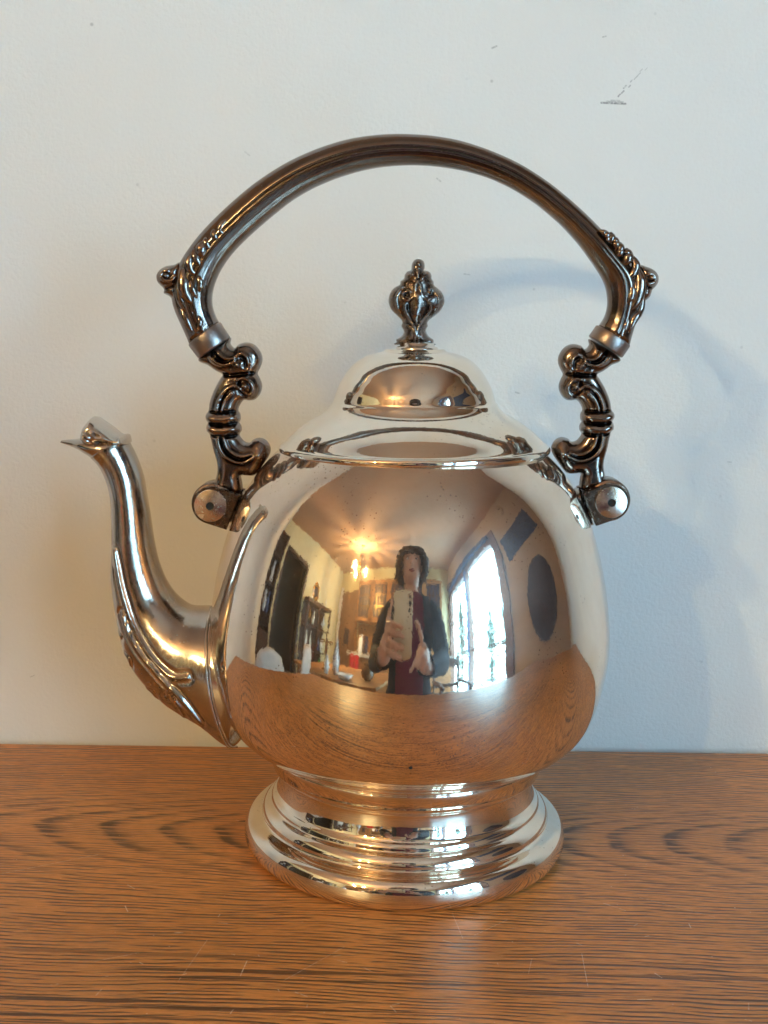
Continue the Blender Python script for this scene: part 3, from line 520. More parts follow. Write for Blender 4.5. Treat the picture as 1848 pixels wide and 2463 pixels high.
# finial
V,F=inflate(np.array(FIN),[(s,h*.95,w*1.0) for s,h,w in FIN_S],.36,6.4,7.2)
V=V-np.array((0,0,lz)); fin=obj('finial',V,F,FINM,lido); fin.rotation_euler=(0,R(1.0),0); fin.location=(.0002,0,0)
obj('finial_base',*latheg([(0,.1945-lz),(.0078,.1945-lz),(.0080,.1950-lz),(.0079,.1957-lz),(.0075,.1962-lz),(.0066,.1964-lz),(.0064,.1975-lz),(.0055,.1980-lz),(0,.1982-lz)],64),RIVM,fin)
# spout
def spout():
    Lp,Rp=spl(SPOUT_L,80)*.001,spl(SPOUT_R,80)*.001; k=len(SPOUT_L)
    hs=[.027,.0262,.0238,.0205,.0172,.0146,.0130,.0122,.0117,.0112,.0106,.0102,.0099,.0099,.0101,.0092,.0072,.0042,.0012]
    n=150
    # interpolate stations by index so both sides stay paired
    ts=np.linspace(0,k-1,330); ix=np.arange(k)
    def cr1(P): 
        P=np.array(P,float); i=np.clip(ts.astype(int),0,k-2); t=(ts-i)[:,None]; Q=np.vstack([2*P[0]-P[1],P,2*P[-1]-P[-2]]); p0,p1,p2,p3=Q[i],Q[i+1],Q[i+2],Q[i+3]
        return .5*(2*p1+(p2-p0)*t+(2*p0-5*p1+4*p2-p3)*t**2+(3*p1-p0-3*p2+p3)*t**3)
    Ls,Rs=cr1(SPOUT_L)*.001,cr1(SPOUT_R)*.001; H=cr1(np.array(hs)[:,None])[:,0]
    fi=np.linspace(0,len(ts)-1,1500); I0=np.arange(len(ts)); DL=np.stack([np.interp(fi,I0,Ls[:,q]) for q in (0,1)],1); DR=np.stack([np.interp(fi,I0,Rs[:,q]) for q in (0,1)],1); DH=np.interp(fi,I0,H)
    V=[];F=[]
    for i in range(len(ts)):
        c=(Ls[i]+Rs[i])/2; a=(Rs[i]-Ls[i])/2
        for j in range(n):
            t=2*math.pi*j/n; ct,stt=math.cos(t),math.sin(t)
            e=.86 if ts[i]<14 else 1.
            s=math.copysign(abs(stt)**e,stt); q=c+a*ct
            V.append((q[0],H[i]*s,q[1]))
    for i in range(len(ts)-1):
        for j in range(n): k2=(j+1)%n; F.append((i*n+j,i*n+n+j,i*n+n+k2,i*n+k2))
    F.append(tuple(range(n))); F.append(tuple((len(ts)-1)*n+j for j in range(n-1,-1,-1)))
    Q=np.array(V); P2=Q[:,[0,2]]*1000; dy_=np.zeros(len(Q)); frac=np.abs(Q[:,1])/(np.repeat(H,n)+1e-9)
    for ci,cp in enumerate(CREASE[:7]):
        cp=np.array(cp); cp=spl(cp,max(8,int(plen(cp)/1.5))); d=dseg(P2,cp,False); a_=1.25 if ci<2 else .9; w_=.85 if ci<2 else .65
        e_=a_*np.exp(-(d/w_)**2)-.65*a_*np.exp(-((d-2.1*w_)/(.9*w_))**2)
        dy_=np.where(np.abs(e_)>np.abs(dy_),e_,dy_)
    Q[:,1]+=np.sign(Q[:,1])*dy_*.001*np.clip(frac*1.8-.15,0,1); V=[tuple(v) for v in Q]
    def depth(x,z):
        c=(DL+DR)/2; a=(DR-DL)/2; d=np.array((x,z))-c; u=(d*a).sum(1)/(a*a).sum(1); e2=np.linalg.norm(d-u[:,None]*a,axis=1)+(np.abs(u)>1.02)*.01
        i=int(e2.argmin()); u=min(.995,abs(u[i])); return DH[i]*(1-u*u)**.43
    return V,F,depth
V,F,sdep=spout()
sp=obj('spout',V,F,SPOUTM,tea)
V,F=inflate(np.array(MOUTH),[(a,h*1.1,w) for a,h,w in MOUTH_S],.42,10.4,3.0); obj('mouth_rim',V,F,SPOUTM,sp)
# seam collar where the spout is soldered to the body
P=spl(np.array(SEAM),40)*.001; 
sm=MB()
for off,rd in ((0,.0006),(.0011,.0005)):
    for sgn in (-1,1):
        q=[]
        for i,(x,z) in enumerate(P):
            t=i/39; q.append((x+off,sgn*max(.0012,sdep(x,z)+.0002),z))
        sm.add(tubeg(q,rd,8))
sm.obj('solder_seam',SPOUTM,sp,True)
# handle ------------------------------------------------------------
def grip():
    O,I=spl(GRIP_O,150)*.001,spl(GRIP_I,150)*.001; n=44; V=[];F=[]; m=len(O)
    # smooth both edges a little
    for P in (O,I):
        for _ in range(6): P[1:-1]=P[1:-1]*.5+(P[:-2]+P[2:])*.25
    for i in range(m):
        c=(O[i]+I[i])/2;a=(O[i]-I[i])/2; wdt=np.linalg.norm(a); hd=min(.0066,wdt*1.02)
        for j in range(n):
            t=2*math.pi*j/n; u=math.cos(t); s=math.sin(t); y=hd*math.copysign(abs(s)**.8,s)
            rg=.0015*math.exp(-((u-.08)/.085)**2)-.0013*math.exp(-((u+.13)/.11)**2)+.0008*math.exp(-((u+.36)/.08)**2)-.0009*math.exp(-((u-.27)/.09)**2)
            y+=math.copysign(rg,s) if abs(s)>.3 else 0
            q=c+a*u; V.append((q[0],y,q[1]))
    for i in range(m-1):
        for j in range(n): k=(j+1)%n; F.append((i*n+j,i*n+n+j,i*n+n+k,i*n+k))
    F.append(tuple(range(n))); F.append(tuple((m-1)*n+j for j in range(n-1,-1,-1)))
    def depth(x,z):
        d=np.linalg.norm((O+I)/2-np.array((x,z)),axis=1); i=int(d.argmin()); a=(O[i]-I[i])/2; u=min(.97,abs((np.array((x,z))-(O[i]+I[i])/2)@a/(a@a))); hd=min(.0066,np.linalg.norm(a)*1.02)
        return hd*(1-u*u)**.4
    return V,F,depth
V,F,gdep=grip()
han=obj('handle',V,F,BRONZE,tea)
for lobes in (LOBES_L,LOBES_R):
    mb=MB()
    for P,wd in lobes:
        P=spl(np.array(P),14)*.001; t=np.linspace(0,1,14); rad=wd*.0013*np.clip(np.sin(np.pi*np.clip(t*.9+.06,0,1))**.7,.12,1)
        dp=np.array([gdep(x,z) for x,z in P])
        for sgn in (-1,1): mb.add(tubeg(np.stack([P[:,0],sgn*(dp-.0002+.0003*np.sin(np.pi*t)),P[:,1]],1),rad,10,.75))
    mb.obj('leaf_ornament',BRONZE,han,True)
for o_,s_ in ((SPUR_L,SPUR_LS),(SPUR_R,SPUR_RS)):
    V,F=inflate(np.array(o_),s_,.5,4.6,3.4); obj('scroll_spur',V,F,BRONZE,han)
def ferrule(q):
    a,b,c,d=np.array(q)*.001; n=36; V=[];F=[]
    prof=[(0,.985),(.04,1.05),(.10,1.07),(.5,1.07),(.90,1.07),(.96,1.05),(1,.985)]
    for t,s in prof:
        o_=a+(c-a)*t; i_=b+(d-b)*t; ce_=(o_+i_)/2; h=(o_-i_)/2*s
        for j in range(n): th=2*math.pi*j/n; p=ce_+h*math.cos(th); V.append((p[0],.0069*s*math.sin(th),p[1]))
    for i in range(len(prof)-1):
        for j in range(n): k=(j+1)%n; F.append((i*n+j,i*n+n+j,i*n+n+k,i*n+k))
    F.append(tuple(range(n))); F.append(tuple((len(prof)-1)*n+j for j in range(n-1,-1,-1)))
    return V,F
for q in (FERR_L,FERR_R): obj('ferrule',*ferrule(q),FERM,han)
AV,AF=inflate(np.array(ARM),[(s,h*1.35,w*1.2) for s,h,w in ARM_STROKES],.5,5.3,4.0)
obj('scroll_arm',AV,AF,BRONZE,han)
q=mir(np.stack([AV[:,0],AV[:,2]],1)*1000)*.001
obj('scroll_arm',np.stack([q[:,0],AV[:,1],q[:,1]],1),[f[::-1] for f in AF],BRONZE,han)
# hinges
def extr(outline,y0,y1,bev):
    O=np.array(outline)*.001; n=len(O); ce_=O.mean(0); V=[];F=[]
    rows=[(y0,1-bev),(y0+bev*.01,1.),(y1-bev*.01,1.),(y1,1-bev)]
    for y,s in rows: V+=[(ce_[0]+(x-ce_[0])*s,y,ce_[1]+(z-ce_[1])*s) for x,z in O]
    for r_ in range(3):
        for j in range(n): k=(j+1)%n; F.append((r_*n+j,r_*n+k,r_*n+n+k,r_*n+n+j))
    F.append(tuple(range(n-1,-1,-1))); F.append(tuple(3*n+j for j in range(n)))
    return V,F
def hinge(fn,sgn):
    pv=fn(np.array(RIVET[:1]))[0]; rad=np.linalg.norm(fn(np.array(RIVET))[1]-pv)*.001
    pl_=fn(np.array(PLATE)); cc=np.vstack([pv+rad*1150*np.array((math.cos(a),math.sin(a))) for a in np.linspace(0,6.2832,72,endpoint=False)]+[pl_[0],pl_[-1]])
    an=np.arctan2(cc[:,1]-cc[:,1].mean(),cc[:,0]-cc[:,0].mean()); P_=sorted(map(tuple,cc)); hull=[]
    for seq in (P_,P_[::-1]):
        st_=len(hull)
        for q_ in seq:
            while len(hull)-st_>=2 and (hull[-1][0]-hull[-2][0])*(q_[1]-hull[-2][1])-(hull[-1][1]-hull[-2][1])*(q_[0]-hull[-2][0])<=0: hull.pop()
            hull.append(q_)
        hull.pop()
    hull=np.array(hull); nn=[]
    for i in range(len(hull)):
        a_,b_=hull[i],hull[(i+1)%len(hull)]; k_=max(1,int(np.linalg.norm(b_-a_)/.8)); nn+=[a_+(b_-a_)*t_/k_ for t_ in range(k_)]
    hull=np.array(nn)
    h=obj('hinge_plate',*extr(hull,-.0092,-.0062,.035),HINGM,tea,False)
    for ed in (1,): 
        md=h.modifiers.new('e','EDGE_SPLIT'); md.split_angle=R(35); h.data.polygons.foreach_set('use_smooth',[True]*len(h.data.polygons))
    px,pz=pv*.001
    b=obj('hinge_plate',*extr(hull,.0062,.0092,.035),HINGM,tea,False)
    obj('hinge_eye',*[[( px+v[0],v[2],pz+v[1]) for v in latheg([(0,-.0058),(.0074,-.0058),(.0080,-.0050),(.0080,.0050),(.0074,.0058),(0,.0058)],40)[0]],latheg([(0,0)]*6,40)[1]],HINGM,han)
    # turned conical rivet: axis along -y
    pr=[(rad*.99,.0),(rad*.99,.0008),(rad*.97,.0010),(rad*.27,.0018),(rad*.245,.0018),(rad*.23,.0010),(rad*.22,.0002)]
    V,F=latheg(pr,64); rv=obj('rivet',[(px+x,-.0092-z,pz+y) for x,y,z in V],F,RIVM,h); md=rv.modifiers.new('e','EDGE_SPLIT'); md.split_angle=R(20)
    V,F=latheg([(rad*.225,.0008),(0,.0007)],24); obj('rivet_hole',[(px+x,-.0092-z,pz+y) for x,y,z in V],F,HOLE,rv) if 0 else obj('rivet_hole',[(px+x,-.0092-z,pz+y) for x,y,z in V],F,HOLE,h)
    V,F=inflate(fn(np.array(BLOCK)),[(fn(np.array([PLATE[0],PLATE[-1]])*1.0)+np.array((sgn*-.5,0)),-.9,.5)],.5,9.4,2.2); obj('hinge_lug',V,F,HINGM,tea)
    B=fn(np.array(BOSS)); c=B[0]; ax=(B[1]-c)*.001; ay=(B[2]-c)*.001; V,F=ballg((0,0,0),1.,20,12)
    obj('lug_boss',[((c[0]*.001+v[0]*ay[0]*.55+v[2]*ax[0]*.8),-.0088+v[1]*.0022,(c[1]*.001+v[0]*ay[1]*.55+v[2]*ax[1]*.8)) for v in V],F,RIVM,tea)
hinge(lambda P:P,1); hinge(mir,-1)
# dark pinhole fault low on the body
hb=np.interp(.0585,BR[1],BR[0]); obj('pit_mark',*ballg((.0008,-hb+.0003,.0585),(.0008,.0006,.0008),12,8),HOLE,tea)
# ------------------------------------------------------------------ things in the room, seen mirrored in the silver
# chandelier
CH=Vector((-1.31,-2.13,0)); ch=empty('chandelier','lit brass chandelier with glowing tulip shades below the ceiling, mirrored left of the person','chandelier',(CH.x,CH.y,ZC))
obj('canopy',*latheg([(0,-.03),(.03,-.028),(.055,-.015),(.06,0)],32),BRASS,ch)
obj('rod',*tubeg([(0,0,-.02),(0,0,-.2),(0,0,-.38)],.007,8),BRASS,ch)
obj('hub',*latheg([(0,-.62),(.012,-.6),(.02,-.56),(.012,-.52),(.03,-.47),(.05,-.44),(.03,-.40),(.01,-.37),(0,-.36)],24),BRASS,ch)
for k in range(3):
    a=R(95+120*k); d=Vector((math.cos(a),math.sin(a),0))
    P=[d*.02+Vector((0,0,-.5)),d*.1+Vector((0,0,-.60)),d*.16+Vector((0,0,-.615)),d*.19+Vector((0,0,-.57))]
    obj('arm',*tubeg(spl([tuple(p) for p in P],14),.006,8),BRASS,ch)
    c=d*.19
    apot=math.atan2(0-(CH.y+c.y),0-(CH.x+c.x))
    mb=MB()
    for q in range(10):  # petals shaped to cast ceiling rays, a gap turned to light the teapot
        for (w0,w1,z0,r0,z1,r1) in ((.22,.22,-.575,.022,-.535,.05),(.22,.22,-.535,.05,-.485,.054),(.22,.19,-.485,.054,-.445,.030)):
            t=6.2832*(q+.5)/10+apot; V=[]
            for (z,r,wd) in ((z0,r0,w0),(z1,r1,w1)):
                for s in (-1,1): V.append((c.x+r*math.cos(t+s*wd),c.y+r*math.sin(t+s*wd),z))
            mb.add((V,[(0,1,3,2)]))
    sh=mb.obj('shade',SHADE,ch,True)
    obj('bulb',*ballg((c.x,c.y,-.515),.011,12,8),BULB,ch)
# plate shelf at the left end of the back wall
sh=empty('plate_hutch','narrow dark wooden hutch with white and blue dishes, mirrored at far left','hutch',(-2.05,-.09,ZF))
bxo('case',(-.2,.2,-.16,.13,0,.86),WOODD,sh); bxo('back_panel',(-.2,-.17,-.16,.13,.86,1.75),WOODD,sh)
bxo('side_panel',(-.17,.06,-.16,-.135,.86,1.75),WOODD,sh); bxo('side_panel',(-.17,.06,.105,.13,.86,1.75),WOODD,sh)
for z in (.95,1.2,1.45,1.73): bxo('shelf',(-.17,.06,-.135,.105,z,z+.02),WOODD,sh)
for i,(y,z,m_,lab) in enumerate(((-.05,.97,BLUECER,'blue patterned jug on the hutch shelf, mirrored at far left'),(.05,.97,CERAM,'white jug on the hutch shelf beside the blue one'),(0,1.22,CERAM,'tall white vase on the upper hutch shelf'))):
    o=obj('jug' if i<2 else 'vase',*latheg([(0,0),(.035,0),(.05,.05),(.045,.11),(.025,.15),(.03,.18),(0,.18)],20),m_,tag=(lab,'jug' if i<2 else 'vase')); o.location=(-2.08,-.09+y,ZF+z)
# chairs with white slipcovers
def chair(x,y,rz,label,h=.86):
    e=empty('covered_chair',label,'chair',(x,y,ZF),rz,'white covered dining chairs')
    mb=MB(); rows=[]
    prof=[(.23,0),(.235,.25),(.23,.45),(.225,.6),(.21,.74),(.18,.81),(.13,h-.02),(.05,h)]
    n=20
    for w_,z in prof:
        rows.append([(w_*math.cos(t)*(1+.03*math.sin(5*t+z*9)),.045*math.sin(t)*(1.4 if z<.5 else 1)-.02*z,z) for t in np.linspace(0,2*math.pi,n,endpoint=False)])
    V=[v for r_ in rows for v in r_]; F=[(i*n+j,i*n+(j+1)%n,i*n+n+(j+1)%n,i*n+n+j) for i in range(len(prof)-1) for j in range(n)]+[tuple((len(prof)-1)*n+j for j in range(n))]
    obj('back_cover',V,F,CLOTH,e); bxo('seat_cover',(-.22,.22,-.45,-.06,.05,.46),CLOTH,e,.02)
chair(-1.02,-.20,R(75),'white slipcovered chair nearest the dark doorway, mirrored at left')
chair(-1.15,-.78,R(50),'taller white slipcovered chair beside the yellow wall, mirrored left of the vases',.92)
# dining table and what stands on it
dt=empty('dining_table','dining table with honey wood top behind the person, mirrored at lower left','table',(-.95,-1.45,ZF))
bxo('table_top',(-.75,.70,-.55,.62,.715,.75),WOODM,dt,.006)
for sx in (-.65,.6):
    for sy in (-.45,.52): obj('leg',*tubeg([(sx,sy,0),(sx,sy,.4),(sx,sy,.715)],[.025,.03,.04],10),WOODM,dt)
ZT=ZF+.751
def stand(name,prof,x,y,mat,lab,cat):
    o=obj(name,*latheg(prof,32),mat,tag=(lab,cat)); o.location=(x,y,ZT); return o
stand('bowl',[(0,.004),(.04,.004),(.05,0),(.075,.03),(.088,.055),(.084,.055),(.07,.03),(0,.012)],-.62,-.95,CERAM,'shallow white bowl at the front of the mirrored dining table','bowl')
v1=empty('striped_vase','tall white vase with dark stripes, larger of the two mirrored vases','vase',(-.86,-1.08,ZT))
obj('vase_body',*latheg([(0,0),(.03,0),(.042,.06),(.045,.12),(.03,.18),(.014,.22),(.016,.24),(0,.24)],24),CERAM,v1)
for k in range(8):
    a=k*math.pi/4; obj('stripe',*tubeg([(r_*math.cos(a),r_*math.sin(a),z) for r_,z in ((.031,.01),(.0425,.06),(.0455,.12),(.031,.18),(.016,.22))],.0028,6),DARKP,v1)
stand('small_vase',[(0,0),(.022,0),(.034,.05),(.03,.10),(.012,.135),(.014,.15),(0,.15)],-.93,-.98,CERAM,'small plain white vase beside the striped vase in the mirror image','vase')
cs_=empty('cake_stand','thin footed glass cake stand behind the small vase, mirrored at lower left','cake stand',(-1.15,-1.15,ZT))
obj('plate',*latheg([(0,.215),(.10,.212),(.105,.225),(.10,.222),(0,.222)],32),BRASS,cs_); obj('stem',*latheg([(.05,0),(.045,.008),(.01,.02),(.007,.2),(.02,.212)],20),BRASS,cs_)
stand('pottery_jar',[(0,0),(.035,0),(.065,.04),(.07,.085),(.045,.12),(.04,.13),(.055,.15),(.05,.15),(0,.12)],-.44,-1.13,EARTH,'round brown pottery jar near the person, mirrored on the dining table','jar')
# display cabinet, plate and kitchen beyond
dc=empty('display_cabinet','dark glazed display cabinet against the yellow wall, mirrored left of the vases','cabinet',(XL,-1.98,ZF))
bxo('cabinet_back',(.01,.04,-.50,.50,0,1.42),WOODD,dc); bxo('cabinet_base',(.04,.36,-.5,.5,0,.5),WOODD,dc); bxo('cabinet_top',(.04,.38,-.52,.52,1.40,1.46),WOODD,dc)
for y in (-.5,-.02,.46): bxo('stile',(.32,.36,y,y+.04,.5,1.40),WOODD,dc)
for z in (.78,1.08): bxo('shelf',(.04,.32,-.5,.5,z,z+.02),WOODD,dc)
for y in (-.46,.02): bxo('pane',(.335,.340,y,y+.44,.5,1.40),GLASS,dc)
rnd=random.Random(5)
for i,(y,z,m_) in enumerate(((-.35,.80,CERAM),(-.2,.80,BLUECER),(.15,.80,CERAM),(.33,.80,CERAM),(-.33,1.10,CERAM),(.12,1.10,CERAM),(.3,1.10,BRASS),(-.3,.5,GREENC),(.2,.5,GREENC))):
    nm_='goblet' if z>.6 else 'green_bottle'
    o=obj(nm_,*latheg([(0,0),(.03,0),(.045,.06),(.035,.12),(.015,.16),(.02,.2),(0,.2)],16),m_,tag=(['white cup at far left of the lower cabinet shelf','blue patterned jar on the lower cabinet shelf','white cup right of the stile on the lower cabinet shelf','white cup at the right end of the lower cabinet shelf','white cup at the left of the upper cabinet shelf','white cup right of the stile on the upper cabinet shelf','brass goblet at the right end of the upper cabinet shelf','green glass bottle in the left half of the cabinet bottom','green glass bottle in the right half of the cabinet bottom'][i],'crockery' if z>.6 else 'bottle','crockery in the display cabinet' if z>.6 else 'green bottles in the display cabinet')); o.location=(XL+.2,-1.98+y,ZF+z+.021)
for y,lab in ((-.35,'left pale candle on top of the mirrored display cabinet'),(.3,'right pale candle on top of the mirrored display cabinet')):
    o=obj('candle',*latheg([(0,0),(.02,0),(.02,.16),(0,.165)],14),CLOTH,tag=(lab,'candle')); o.location=(XL+.2,-1.98+y,ZF+1.461)
wp=empty('wall_plate','round dark patterned plate hung on the yellow wall above the mirrored cabinet','plate',(XL+.012,-1.92,.78))
obj('plate_rim',*[[(z,x,y) for x,y,z in latheg([(.10,.018),(.15,.03),(.155,.024),(.10,0)],32)[0]],latheg([(0,0)]*4,32)[1]],BRASS,wp); obj('plate_centre',*[[(z,x,y) for x,y,z in latheg([(0,.016),(.10,.018),(.10,0)],32)[0]],latheg([(0,0)]*3,32)[1]],DARKP,wp)
pd=empty('kitchen_door','brown panelled door with white trim beside the mirrored kitchen','door',(0,YF,ZF))
bxo('door_leaf',(-2.62,-1.86,.004,.045,0,2.02),BROWNW,pd); bxo('trim',(-2.74,-2.62,.004,.06,0,2.1),WHITE,pd); bxo('trim',(-1.86,-1.78,.004,.06,0,2.1),WOODM,pd)
bxo('framed_picture',(-2.33,-2.12,YF+.047,YF+.06,.12,.38),DARKP,tag=('small framed picture on the brown kitchen door in the mirror image','picture'))
kc=empty('wall_cupboards','honey wood kitchen wall cupboards with leaded glass doors, mirrored behind the person','cupboard',(0,YF,0))
bxo('cupboard_case',(-1.74,.95,.004,.30,.50,1.23),WOODM,kc)
for k in range(5):
    x=-1.72+k*.53; g=bxo('glass_door',(x+.06,x+.46,.302,.306,.56,1.17),DARKP,kc)
    f_=MB().add(boxg(x,x+.06,.30,.325,.51,1.22)).add(boxg(x+.46,x+.52,.30,.325,.51,1.22)).add(boxg(x+.06,x+.46,.30,.325,.51,.57)).add(boxg(x+.06,x+.46,.30,.325,1.16,1.22)); f_.obj('door_frame',WOODM,kc)
    ld=MB()
    for q in (1,2,3): ld.add(boxg(x+.06+.1*q-.007,x+.06+.1*q+.007,.307,.315,.57,1.16))
    for q in (1,2): ld.add(boxg(x+.06,x+.46,.3071,.3149,.57+.2*q-.006,.57+.2*q+.006))
    ld.obj('leading',BRASS,kc)
cn=empty('kitchen_counter','kitchen counter with pale top and wooden doors, mirrored behind the person','counter',(0,YF,ZF))
bxo('base_cabinet',(-1.74,1.1,.004,.56,0,.88),WOODM,cn); bxo('counter_top',(-1.78,1.12,.004,.62,.881,.92),COUNT,cn,.005); bxo('backsplash',(-1.74,1.1,.004,.02,.921,1.36),WOODM,cn)
for k in range(4): bxo('cupboard_door',(-1.70+k*.7,-1.05+k*.7,.561,.58,.1,.84),WOODM,cn,.004)
rt_=empty('red_towel','red and white kitchen towel hanging from the counter edge in the mirror image','towel',(-1.48,YF+.63,ZF+.86))
bxo('cloth',(-.16,-.01,0,.012,-.36,.03),REDC,rt_,.004); bxo('cloth',(.01,.14,0,.012,-.33,.03),REDC,rt_,.004)
for x,lab,mm in ((-1.45,'white canister on the mirrored kitchen counter',CERAM),(-1.28,'dark coffee maker on the mirrored kitchen counter',DARKP)):
    o=obj('canister' if mm is CERAM else 'coffee_maker',*latheg([(0,0),(.07,0),(.075,.03),(.07,.16),(.05,.19),(.055,.21),(0,.22)],20),mm,tag=(lab,'canister' if mm is CERAM else 'coffee maker')); o.location=(x,YF+.35,ZF+.921)
# on the window wall
bn=bxo('hanging_banner',(-.012,0,-.40,.38,-.16,.16),NAVYP,tag=('dark blue oblong banner hung askew beside the window, mirrored at upper right','banner')); bn.location=(XR-.004,-.36,.845); bn.rotation_euler=(R(9),0,0)
def disc(rx,rz,t,n=48):
    V=[(-t,0,0)]+[(-t,rx*math.cos(a)*.94,rz*math.sin(a)*.94) for a in np.linspace(0,2*math.pi,n,endpoint=False)]+[(-t*.6,rx*math.cos(a),rz*math.sin(a)) for a in np.linspace(0,2*math.pi,n,endpoint=False)]+[(0,rx*math.cos(a),rz*math.sin(a)) for a in np.linspace(0,2*math.pi,n,endpoint=False)]
    F=[(0,1+(j+1)%n,1+j) for j in range(n)]+[(1+q*n+j,1+q*n+(j+1)%n,1+q*n+n+(j+1)%n,1+q*n+n+j) for q in (0,1) for j in range(n)]
    return V,F
ov=obj('oval_plaque',*disc(.255,.235,.03),DARKP,tag=('large dark oval plaque on the side wall, mirrored right of the window','plaque')); ov.location=(XR-.003,-.27,.265)
ck=empty('wall_clock','small round pale clock above the oval plaque, mirrored at upper right','clock',(XR-.003,-.42,1.36))
obj('clock_face',*disc(.10,.10,.03),plain('clock_face',(.42,.30,.2),.5),ck); bxo('hour_hand',(-.036,-.031,-.005,.005,0,.05),EYEM,ck); bxo('minute_hand',(-.041,-.037,-.004,.06,-.004,.004),EYEM,ck)
# wooden armchair by the window
ac=empty('wooden_armchair','dark wooden armchair by the patio window, mirrored right of the person','chair',(.62,-1.55,ZF))
bxo('seat',(-.25,.25,-.25,.25,.40,.45),WOODD,ac,.008)
for sx in (-.22,.22):
    for sy in (-.22,.22): obj('leg',*tubeg([(sx,sy,0),(sx,sy,.3),(sx,sy,.66 if sy>0 else .95)],.022,8),WOODD,ac)
    obj('armrest',*tubeg(spl([(sx,-.23,.66),(sx,0,.67),(sx,.28,.64)],8),.028,8),WOODD,ac)
bxo('back_slat',(-.2,.2,-.235,-.205,.55,.62),WOODD,ac); bxo('back_slat',(-.2,.2,-.235,-.205,.85,.93),WOODD,ac)
# ------------------------------------------------------------------ phone and person
ph=empty('phone','cream mobile phone with three lenses held up to the teapot, mirrored in the silver','phone')
Mp=Matrix((rt,up,-fw)).transposed().to_4x4(); Mp.translation=CAM-Vector(fw)*.006; ph.matrix_world=Mp
# local: x right, y up, z towards the person; lens at origin
def rrect(x0,x1,y0,y1,r,z0,z1):
    O=[]
    for cx,cy,a0 in ((x1-r,y1-r,0),(x0+r,y1-r,90),(x0+r,y0+r,180),(x1-r,y0+r,270)):
        for k in range(7): a=R(a0+15*k); O.append((cx+r*math.cos(a),cy+r*math.sin(a)))
    n=len(O); c=((x0+x1)/2,(y0+y1)/2); V=[]
    for z,s in ((z0,.965),(z0+.0012,1),(z1-.0012,1),(z1,.965)): V+=[(c[0]+(x-c[0])*(1-(1-s)*.5),c[1]+(y-c[1])*(1-(1-s)*.3),z) for x,y in O]
    F=[(q*n+j,q*n+n+j,q*n+n+(j+1)%n,q*n+(j+1)%n) for q in range(3) for j in range(n)]+[tuple(range(n)),tuple(3*n+j for j in range(n-1,-1,-1))]
    return V,F
bk=obj('phone_back',*rrect(-.066,.012,-.124,.030,.011,.0,.0015),PHONEM,ph); obj('phone_body',*rrect(-.0662,.0122,-.1242,.0302,.011,.0015,.0085),PHONES,ph)
for y in (.016,0,-.016):
    cl=obj('camera_lens',*latheg([(.0,-.0006),(.0045,-.0008),(.0062,-.0014),(.0066,.0)],24),LENSM,ph); cl.location=(0,y,0)
obj('flash',*latheg([(0,-.0006),(.0025,-.0006),(.0028,0)],14),WHITE,ph).location=(-.013,.013,0)
